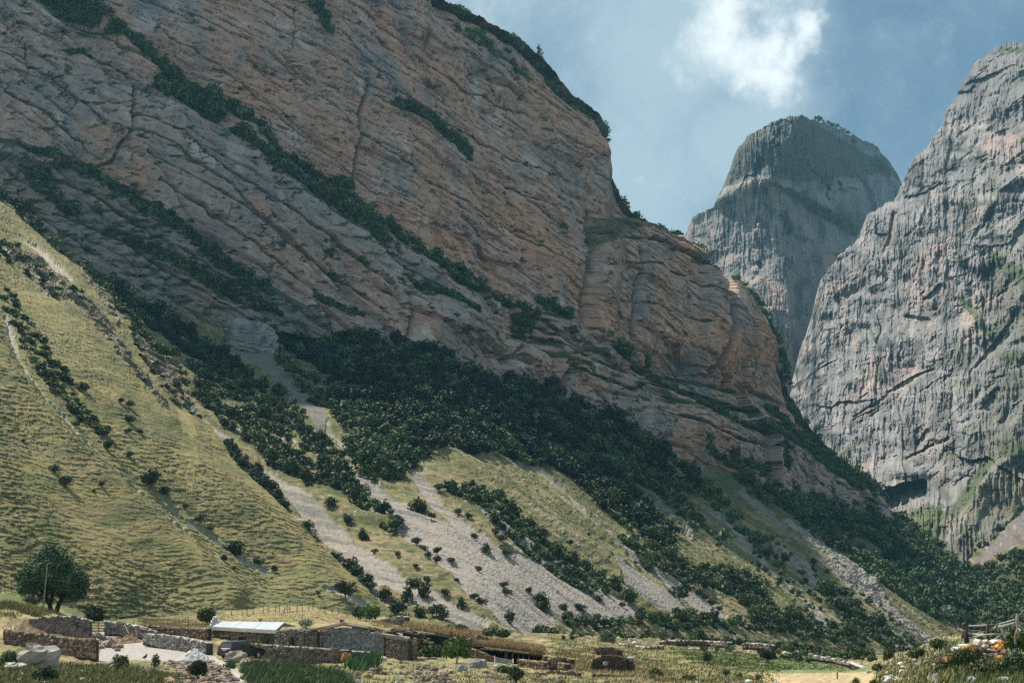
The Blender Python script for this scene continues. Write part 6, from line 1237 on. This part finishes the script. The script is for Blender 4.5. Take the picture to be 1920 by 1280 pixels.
# right foreground greenery, close to the camera
for a, Y_ in ((('big light green bush behind the pole fence at the right edge', 1905, 1180, 110, 74, 'round', 'lime', 5200, 50, 0.055), 62), (('bright green bush behind the middle of the pole fence', 1840, 1188, 70, 38, 'low', 'lime', 3000, 51, 0.055), 60), (('green thorn bush left below the orange stones', 1806, 1275, 60, 46, 'round', 'broad', 2600, 52, 0.06), 43), (('grey-leaved bush against the left of the stone pile', 1830, 1262, 44, 50, 'juniper', 'dry', 1500, 53, 0.06), 43.4),
    (('silvery long-leaved plant right of the orange stones', 1903, 1236, 34, 34, 'round', 'grey', 420, 54, 0.14), 43), (('dry brown tuft of brushwood left of the orange stones', 1768, 1262, 46, 50, 'juniper', 'brush', 1100, 55, 0.05), 47), (('dark green weeds in the bottom right corner', 1900, 1290, 90, 44, 'low', 'broad', 3600, 56, 0.06), 40), (('weeds with pale flower heads at the bottom edge right', 1850, 1292, 70, 36, 'low', 'dry', 2200, 57, 0.06), 40.5), (('leafy weeds below the dry brown tuft', 1775, 1292, 56, 34, 'low', 'broad', 1800, 58, 0.06), 44)):
    near_bush(*a, Y=Y_, group='plants around the stone pile')
gb = empty('bramble_thicket', gat(95, 1196)); tag(gb, 'leafless purple-grey brushwood tumbling over the terrace between two walls', 'thicket')
mb = MB()
for i in range(240):
    x_ = 5+165*RS.rand(); y_ = 1166+20*RS.rand()+max(0, (x_-110))*0.35; g = W(x_, y_+6, 145+4*RS.rand()); v = Vector((RS.randn()*.5+.4, RS.randn()*.3, .45+.4*RS.rand())); mb.tube([g, g+v*.5+Vector((0, 0, .12)), g+v*1.0], [.022, .015, .006], (0.17+.08*RS.rand(), 0.14, 0.155), 3, False)
o = mb.build('twigs', M_wood, gb); o['kind'] = 'stuff'
# the big tree
def big_tree():
    g = onG(100, 168); k = g.y/F; root = empty('leafy_tree', g); tag(root, 'big spreading dark green tree on the bank at the far left', 'tree'); rs = np.random.RandomState(4)
    t = MB(); bark = (0.035, 0.028, 0.022)
    def L_(px, py, dy=0): return Vector(((px-100)*k, dy, (1145-py)*k))
    limbs = [[(104, 1150, 0, .36), (108, 1135, 0, .28), (114, 1118, .3, .22), (128, 1095, .6, .14), (142, 1072, .6, .06)], [(96, 1148, .2, .34), (92, 1130, .2, .26), (84, 1112, 0, .20), (68, 1088, -.4, .12), (52, 1070, -.5, .05)], [(92, 1132, .2, .22), (98, 1105, .4, .18), (100, 1070, .2, .12), (98, 1040, 0, .05)], [(114, 1118, .3, .16), (104, 1085, -.6, .10), (112, 1050, -.8, .05)], [(84, 1112, 0, .14), (74, 1075, .8, .09), (76, 1045, 1, .04)], [(128, 1095, .6, .10), (150, 1092, .2, .05)], [(68, 1090, -.4, .09), (44, 1092, 0, .04)]]
    for l in limbs: t.tube([L_(a, b, c) for a, b, c, _ in l], [d for *_, d in l], bark, 8)
    o = t.build('trunk', M_wood); o.parent = root
    cl = [(100, 1045, 24, 0), (80, 1050, 22, .5), (118, 1052, 22, -.3), (62, 1062, 20, 0), (135, 1068, 20, .4), (48, 1080, 20, 0), (150, 1085, 18, .2), (100, 1070, 26, -1), (78, 1078, 24, -1), (125, 1088, 22, -.8), (60, 1092, 20, -.5), (42, 1098, 13, 0), (148, 1100, 17, .3), (104, 1098, 22, .8), (82, 1100, 18, 1), (92, 1030, 17, 0), (110, 1036, 15, .4), (138, 1112, 15, 0), (68, 1106, 16, .6), (118, 1112, 15, .8), (156, 1094, 11, 0), (38, 1078, 12, 0), (156, 1112, 9, .2)]
    lob = [tuple(L_(x, y, dy*1.6))+(r*k,) for x, y, r, dy in cl]; mb = MB(); leaves(mb, lob, 0.15, 11000, ((0.022, 0.048, 0.028), (0.095, 0.145, 0.070)), rs=rs)
    o = mb.build('crown', M_leaf); o.parent = root
big_tree()
near_bush('dark bush behind the top of the far left fence', 4, 1072, 30, 32, 'round', 'juniper', 900, 60, group='shrubs around the village', Y=188)
# nettle patch under the long wall
def patch(name, label, poly, n, hgt, cols, wdt=0.05, lean=(0.3, 0)):
    p = np.array(poly, float); lo, hi = p.min(0), p.max(0); q = []
    while len(q) < n:
        c_ = lo+RS.rand(400, 2)*(hi-lo)
        for x_, y_ in c_[inpoly(c_[:, 0], c_[:, 1], poly)]: q.append((x_, y_))
    q = q[:n]; P_ = gat_many(q); P_[:, :2] += RS.randn(len(P_), 2)*np.array([0.25, 0.5]); P_[:, 2] = gz(P_[:, 0], P_[:, 1])-0.03
    mb = MB(); blades(mb, P_, n, hgt, cols, lean, wdt); tag(mb.build(name, M_blade), label, None, None, 'stuff')
NET = [(0.030, 0.075, 0.030), (0.055, 0.115, 0.045), (0.075, 0.14, 0.055)]
patch('nettles', 'thick green nettles below the long wall', [(470, 1250), (520, 1248), (560, 1256), (610, 1264), (640, 1276), (655, 1298), (480, 1298), (458, 1270), (455, 1256)], 16000, 0.75, NET+[(0.10, 0.15, 0.07), (0.02, 0.05, 0.02), (0.16, 0.17, 0.09), (0.13, 0.12, 0.07)], 0.05, (0.45, 0))
near_bush('pale dry weed bush among the nettles below the long wall', 505, 1272, 40, 20, 'low', 'dry', 1200, 70)
near_bush('dark leafy clump in the nettles by the dirt track', 470, 1262, 30, 20, 'low', 'broad', 1000, 71)
near_bush('broad green weed clump at the right end of the nettles', 600, 1284, 60, 26, 'low', 'lime', 2000, 72)
patch('nettles', 'dark nettles at the foot of the ruin', [(655, 1238), (700, 1236), (705, 1250), (670, 1258), (650, 1250)], 1800, 0.9, NET, 0.08)
patch('tall_grass', 'tall weeds and grass in the bottom left foreground', [(0, 1245), (60, 1248), (120, 1246), (260, 1252), (330, 1268), (330, 1295), (0, 1295)], 15000, 0.42, GRS+OLV+TAN, 0.045)
patch('dry_grass', 'golden dry grass on the banks of the village', [(0, 1132), (60, 1140), (110, 1152), (60, 1160), (0, 1154)], 2600, 0.5, TAN+OLV, 0.05)
patch('dry_grass', 'golden dry grass on the bank left of the house', [(262, 1160), (330, 1164), (392, 1172), (392, 1180), (300, 1178), (262, 1172)], 6000, 0.32, GOLD, 0.03)
patch('dry_grass', 'golden dry grass behind the ruin', [(690, 1168), (760, 1166), (830, 1172), (900, 1182), (880, 1190), (760, 1180), (700, 1176)], 7000, 0.34, GOLD+TAN, 0.03)
patch('dry_grass', 'dry grass around the barn and turf hut', [(1030, 1226), (1110, 1218), (1210, 1248), (1260, 1268), (1240, 1280), (1090, 1262), (1020, 1252)], 9000, 0.38, GOLD+TAN+OLV, 0.035)
patch('tufted_grass', 'mixed grass of the village ground', [(620, 1248), (720, 1238), (900, 1250), (1060, 1258), (1440, 1276), (1440, 1296), (620, 1296)], 12000, 0.22, TAN+OLV+OLV, 0.04)
patch('tufted_grass', 'mixed grass on the terraces above the meadow', [(1030, 1186), (1250, 1194), (1440, 1203), (1520, 1232), (1440, 1280), (1250, 1280), (1180, 1250), (1030, 1220)], 15000, 0.28, TAN[:2]+OLV+GRS, 0.05)
patch('tufted_grass', 'green tufts of the meadow', [(1255, 1213), (1450, 1230), (1600, 1240), (1620, 1258), (1400, 1256), (1290, 1238)], 9000, 0.2, GRS+[(0.13, 0.18, 0.06)]*2, 0.07)
patch('tufted_grass', 'grass and weeds of the stony bank on the right', [(1645, 1245), (1720, 1215), (1790, 1185), (1800, 1292), (1645, 1292)], 6000, 0.35, OLV+TAN+GRS, 0.05)
patch('tall_grass', 'weeds around the stone pile in the right foreground', [(1790, 1250), (1990, 1245), (1990, 1300), (1790, 1300)], 6000, 0.30, GRS+OLV, 0.02)
patch('tufted_grass', 'dry tufts behind the gravel yard', [(200, 1158), (260, 1150), (420, 1140), (640, 1130), (700, 1150), (640, 1170), (420, 1165), (262, 1166)], 5000, 0.22, OLV+TAN, 0.04)
# loose field stones (too many and too small to tell apart)
def rubble(label, poly, n, s0, s1, pal):
    p = np.array(poly, float); lo, hi = p.min(0), p.max(0); mb = MB(); c_ = 0; Q = []
    while c_ < n:
        if c_ == 0 or not Q: Q = [v for v in lo+RS.rand(n*3, 2)*(hi-lo)]; Q = [tuple(v) for v in np.array(Q)[inpoly(np.array(Q)[:, 0], np.array(Q)[:, 1], poly)]]; Q = [Vector(v) for v in gat_many(Q).tolist()]
        g = Q.pop(); s = s0+(s1-s0)*RS.rand()**2.5; stone(mb, (g.x, g.y, g.z+s*.2), (s*1.2, s, s*.8), pal[RS.randint(len(pal))], jit=.28, sq=.7); c_ += 1
    tag(mb.build('rubble', M_stone), label, None, None, 'stuff')
rubble('rough stones of the rubble slope left of the dirt track', [(300, 1240), (400, 1240), (435, 1262), (450, 1292), (330, 1292)], 900, .05, .32, BROWNS+BROWNS+GREYS[:2])
rubble('loose stones scattered over the village ground', [(620, 1250), (760, 1240), (980, 1262), (1420, 1280), (1420, 1292), (620, 1292)], 300, .06, .42, GREYS+BROWNS)
rubble('tumbled stones between log hut and bottom edge', [(775, 1240), (830, 1255), (850, 1292), (800, 1292), (770, 1262)], 300, .08, .42, BROWNS+GREYS)
rubble('stones in the grass above the meadow', [(1060, 1195), (1440, 1203), (1500, 1232), (1250, 1216)], 260, .1, .6, GREYS+PALE)
rubble('pale stones on the stony bank on the right', [(1640, 1262), (1700, 1222), (1780, 1192), (1785, 1240), (1700, 1290)], 300, .05, .40, PALE+GREYS)
rubble('stones in the bottom left foreground', [(0, 1240), (180, 1250), (330, 1262), (330, 1292), (0, 1292)], 160, .08, .45, GREYS+PALE)

# ------------------------------------------------------------ right foreground: stone pile and pole fence
sp = empty('stone_pile', onG(1850, 46)); tag(sp, 'heap of orange lichen-covered stones and white slabs under the pole fence', 'stone pile')
OR = [(0.46, 0.20, 0.045), (0.40, 0.17, 0.05), (0.50, 0.26, 0.08), (0.30, 0.16, 0.07)]; GRl = [(0.40, 0.38, 0.36), (0.50, 0.48, 0.46), (0.30, 0.26, 0.22)]
SL = [(1795, 1216, 18, 6, 'w'), (1806, 1210, 16, 5, 'w')]
for i in range(26): SL.append((1775+i*2.9, 1238-i*1.15+(i*7 % 5)-2, 10+(i*5 % 6), 8+(i*3 % 4), 'o'))
for i in range(12): SL.append((1790+i*4.5, 1216-i*0.9+(i*7 % 3), 8, 6, 'o'))
SL += [(1834, 1212, 18, 22, 'g'), (1848, 1204, 14, 8, 'w'), (1846, 1212, 10, 7, 'g'), (1856, 1208, 10, 8, 'o'), (1866, 1203, 20, 7, 'w'), (1874, 1205, 17, 8, 'o'), (1872, 1212, 15, 8, 'o'), (1877, 1217, 12, 9, 'o'), (1883, 1223, 13, 10, 'b'), (1876, 1232, 17, 8, 'o'), (1862, 1214, 17, 8, 'b'), (1852, 1221, 14, 9, 'g'), (1862, 1222, 15, 8, 'b'), (1856, 1228, 13, 7, 'g'), (1846, 1228, 11, 8, 'b'), (1868, 1229, 10, 8, 'b'), (1842, 1236, 12, 9, 'b'), (1852, 1237, 11, 8, 'o'), (1862, 1240, 10, 12, 'b'), (1870, 1240, 12, 5, 'g'), (1838, 1222, 12, 10, 'b'), (1842, 1244, 10, 8, 'b'), (1846, 1250, 11, 8, 'b'), (1850, 1256, 9, 7, 'b'), (1838, 1254, 8, 7, 'b'), (1856, 1245, 9, 8, 'b'), (1868, 1222, 14, 9, 'b'), (1888, 1231, 9, 7, 'b'), (1830, 1226, 12, 10, 'g'), (1824, 1218, 10, 9, 'o')]
for i, (x_, y_, w_, h_, c_) in enumerate(SL):
    Y_ = 45.6+0.9*((i*13) % 7)/7-(y_-1200)*0.018; k = Y_/F; m_ = MB(); pal = {'o': OR, 'w': [(0.58, 0.57, 0.55)], 'g': GRl[:2], 'b': [(0.22, 0.15, 0.10), (0.27, 0.20, 0.14), GRl[2]]}[c_]
    stone(m_, W(x_, y_, Y_), (w_*k*1.15, max(w_, h_)*k*1.1, h_*k*1.15), pal[i % len(pal)], rz=0.2, jit=0.2, sq=0.7); part(m_, 'stone', M_stone, sp)
m_ = MB(); 
for a, b, y0, y1 in ((1772, 1835, 1236, 1262), (1835, 1890, 1208, 1262)):
    m_.hexa([W(a, y1, 44.9), W(b, y1, 44.9), W(b, y1-8, 47.5), W(a, y1-8, 47.5), W(a+4, y0+4, 45.9), W(b-4, y0-8+4 if a < 1800 else y0+4, 45.9), W(b-4, y0-8+4 if a < 1800 else y0+4, 47), W(a+4, y0+4, 47)], (0.10, 0.07, 0.045))
part(m_, 'core', M_stone, sp)
boulder('white rock in the weeds below the stone pile', 1822, 1284, 16, 16, (0.60, 0.61, 0.64), 0.8, 'white rocks in the right foreground'); boulder('white rock at the bottom edge right of centre of the weeds', 1880, 1284, 24, 16, (0.55, 0.56, 0.58), 0.8, 'white rocks in the right foreground')
boulder('tall pale rock on the bank left of the weeds', 1755, 1286, 12, 22, (0.52, 0.49, 0.47), 0.8, 'white rocks in the right foreground'); boulder('upright pale rock beside the dry brown tuft', 1745, 1282, 9, 18, (0.48, 0.42, 0.36), 0.8, 'white rocks in the right foreground')
pf = empty('pole_fence', onG(1810, 48)); tag(pf, 'rickety fence of bleached branches and poles above the orange stones', 'fence')
BL = (0.36, 0.34, 0.31); DK = (0.085, 0.075, 0.068)
for pts_, r_, c_, nm in (([(1813, 1204, 47.6), (1811, 1186, 47.5), (1808, 1168, 47.4)], .085, DK, 'post'), ([(1810, 1196, 47.3), (1813, 1172, 47.2), (1809, 1167, 47.2)], .05, DK, 'post'), ([(1852, 1201, 47), (1852, 1180, 47), (1853, 1164, 47)], .045, DK, 'post'), ([(1903, 1204, 46.4), (1905, 1170, 46.3), (1904, 1142, 46.2)], .04, DK, 'post'), ([(1909, 1186, 46.2), (1907, 1162, 46.1), (1908, 1150, 46.1)], .05, BL, 'post'), ([(1892, 1168, 46.8), (1892, 1144, 46.8)], .02, DK, 'post'), ([(1860, 1188, 47), (1872, 1170, 46.9)], .035, DK, 'brace'), ([(1862, 1200, 46.9), (1866, 1180, 46.8), (1871, 1170, 46.7)], .025, DK, 'brace'),
    ([(1814, 1173.5, 47.4), (1850, 1171.5, 47.1), (1880, 1168, 46.8), (1903, 1161, 46.4)], .032, BL, 'rail'), ([(1801, 1182, 47.4), (1840, 1181, 47.2)], .018, BL, 'rail'), ([(1834, 1186, 47.2), (1862, 1178, 46.9), (1902, 1168, 46.3)], .040, BL, 'rail'), ([(1817, 1196, 47.2), (1845, 1190, 47), (1880, 1187, 46.7)], .035, BL, 'rail'), ([(1815, 1190, 47.3), (1835, 1194, 47.1), (1850, 1199, 46.9)], .05, DK, 'rail'), ([(1815, 1186, 47.3), (1826, 1189, 47.2), (1846, 1192, 47)], .045, (0.45, 0.43, 0.40), 'rail'), ([(1862, 1200, 46.8), (1885, 1184, 46.6), (1900, 1177, 46.4)], .03, BL, 'rail'), ([(1884, 1198, 46.6), (1900, 1184, 46.4)], .03, DK, 'rail'),
    ([(1873, 1171, 46.8), (1880, 1183, 46.7), (1884, 1192, 46.6), (1886, 1198, 46.6)], .045, (0.50, 0.48, 0.45), 'branch'), ([(1904, 1165, 46.2), (1912, 1173, 46.1), (1922, 1180, 46)], .06, (0.42, 0.40, 0.37), 'branch'), ([(1906, 1164, 46.1), (1924, 1171, 46)], .035, BL, 'branch'), ([(1906, 1172, 46.2), (1914, 1182, 46)], .035, BL, 'branch'), ([(1908, 1156, 46.1), (1922, 1141, 46)], .015, BL, 'branch'), ([(1907, 1178, 46.2), (1903, 1194, 46.3), (1904, 1206, 46.3)], .03, BL, 'branch'), ([(1911, 1180, 46.2), (1909, 1196, 46.2)], .028, (.25, .23, .15), 'branch'), ([(1914, 1185, 46.2), (1925, 1186, 46)], .03, BL, 'rail'), ([(1897, 1176, 46.5), (1900, 1192, 46.4)], .04, DK, 'brace'), ([(1893, 1172, 46.5), (1899, 1186, 46.4)], .03, DK, 'brace'), ([(1890, 1205, 46.2), (1884, 1197, 46.3)], .05, DK, 'brace')):
    m_ = MB(); m_.tube([W(*q) for q in pts_], r_, c_, 6); part(m_, nm, M_wood, pf)
m_ = MB(); m_.box(W(1807, 1192, 47.6), (.14, .1, .14), DK); part(m_, 'block', M_wood, pf)
st = MB(); st.tube([W(1769, 1210, 46.5), W(1780, 1219, 46), W(1794, 1226, 45.5)], .035, (0.03, 0.03, 0.035), 6); tag(st.build('iron_bar', M_wood), 'thin black bar sticking out of the left of the stone pile', 'bar')
# outcrop in the shade below the cliff
def outcrop():
    P = Vector(B.at(466, 662).tolist()); k = P.y/F; n, m = 90, 46; V = []; 
    for i in range(m+1):
        v = math.pi*i/m
        for j in range(n): u = 2*math.pi*j/n; V.append((math.cos(u)*math.sin(v), math.sin(u)*math.sin(v), math.cos(v)))
    V = np.array(V); V = np.sign(V)*np.abs(V)**0.62; f = 1+0.16*fbm(V[:, 0]*2+V[:, 1]*1.3, V[:, 2]*2.6, 5, 8)-0.10*ss(0.1, 0.3, fbm(V[:, 0]*6+V[:, 1]*3, V[:, 2]*9, 4, 10)); V = V*f[:, None]*np.array([50*k, 26*k, 37*k]); V[:, 2] -= V[:, 0]*0.22
    T = []
    for i in range(m):
        for j in range(n): a = i*n+j; b = i*n+(j+1) % n; T += [(a, a+n, b), (b, a+n, b+n)]
    c = mixc(const((len(V),), (0.27, 0.265, 0.25)), (0.15, 0.15, 0.15), ss(0, .3, fbm(V[:, 0]/4, V[:, 2]/6, 4, 12))); mb = MB(); mb.add(V, T, c)
    tag(mb.build('rock_outcrop', M_cliff, loc=P+Vector((0, 6, 28*k))), 'big rounded grey outcrop in the shade above the upper left of the scree', 'outcrop')
outcrop()

# ------------------------------------------------------------ the air of the valley
def build_haze():
    mb = MB(); mb.hexa([(-3200, -200, -260), (3200, -200, -260), (3200, 7000, -260), (-3200, 7000, -260), (-3200, -200, 900), (3200, -200, 900), (3200, 7000, 900), (-3200, 7000, 900)])
    m = bpy.data.materials.new('valley_air'); m.use_nodes = True; nt = m.node_tree; nt.nodes.clear()
    out = nt.nodes.new('ShaderNodeOutputMaterial'); pv = nt.nodes.new('ShaderNodeVolumePrincipled')
    pv.inputs['Color'].default_value = (0.20, 0.50, 0.70, 1); pv.inputs['Density'].default_value = 0.00007; pv.inputs['Anisotropy'].default_value = 0.25
    nt.links.new(pv.outputs[0], out.inputs['Volume']); o = mb.build('haze', m); tag(o, 'bluish haze filling the valley air', None, None, 'stuff')
build_haze()
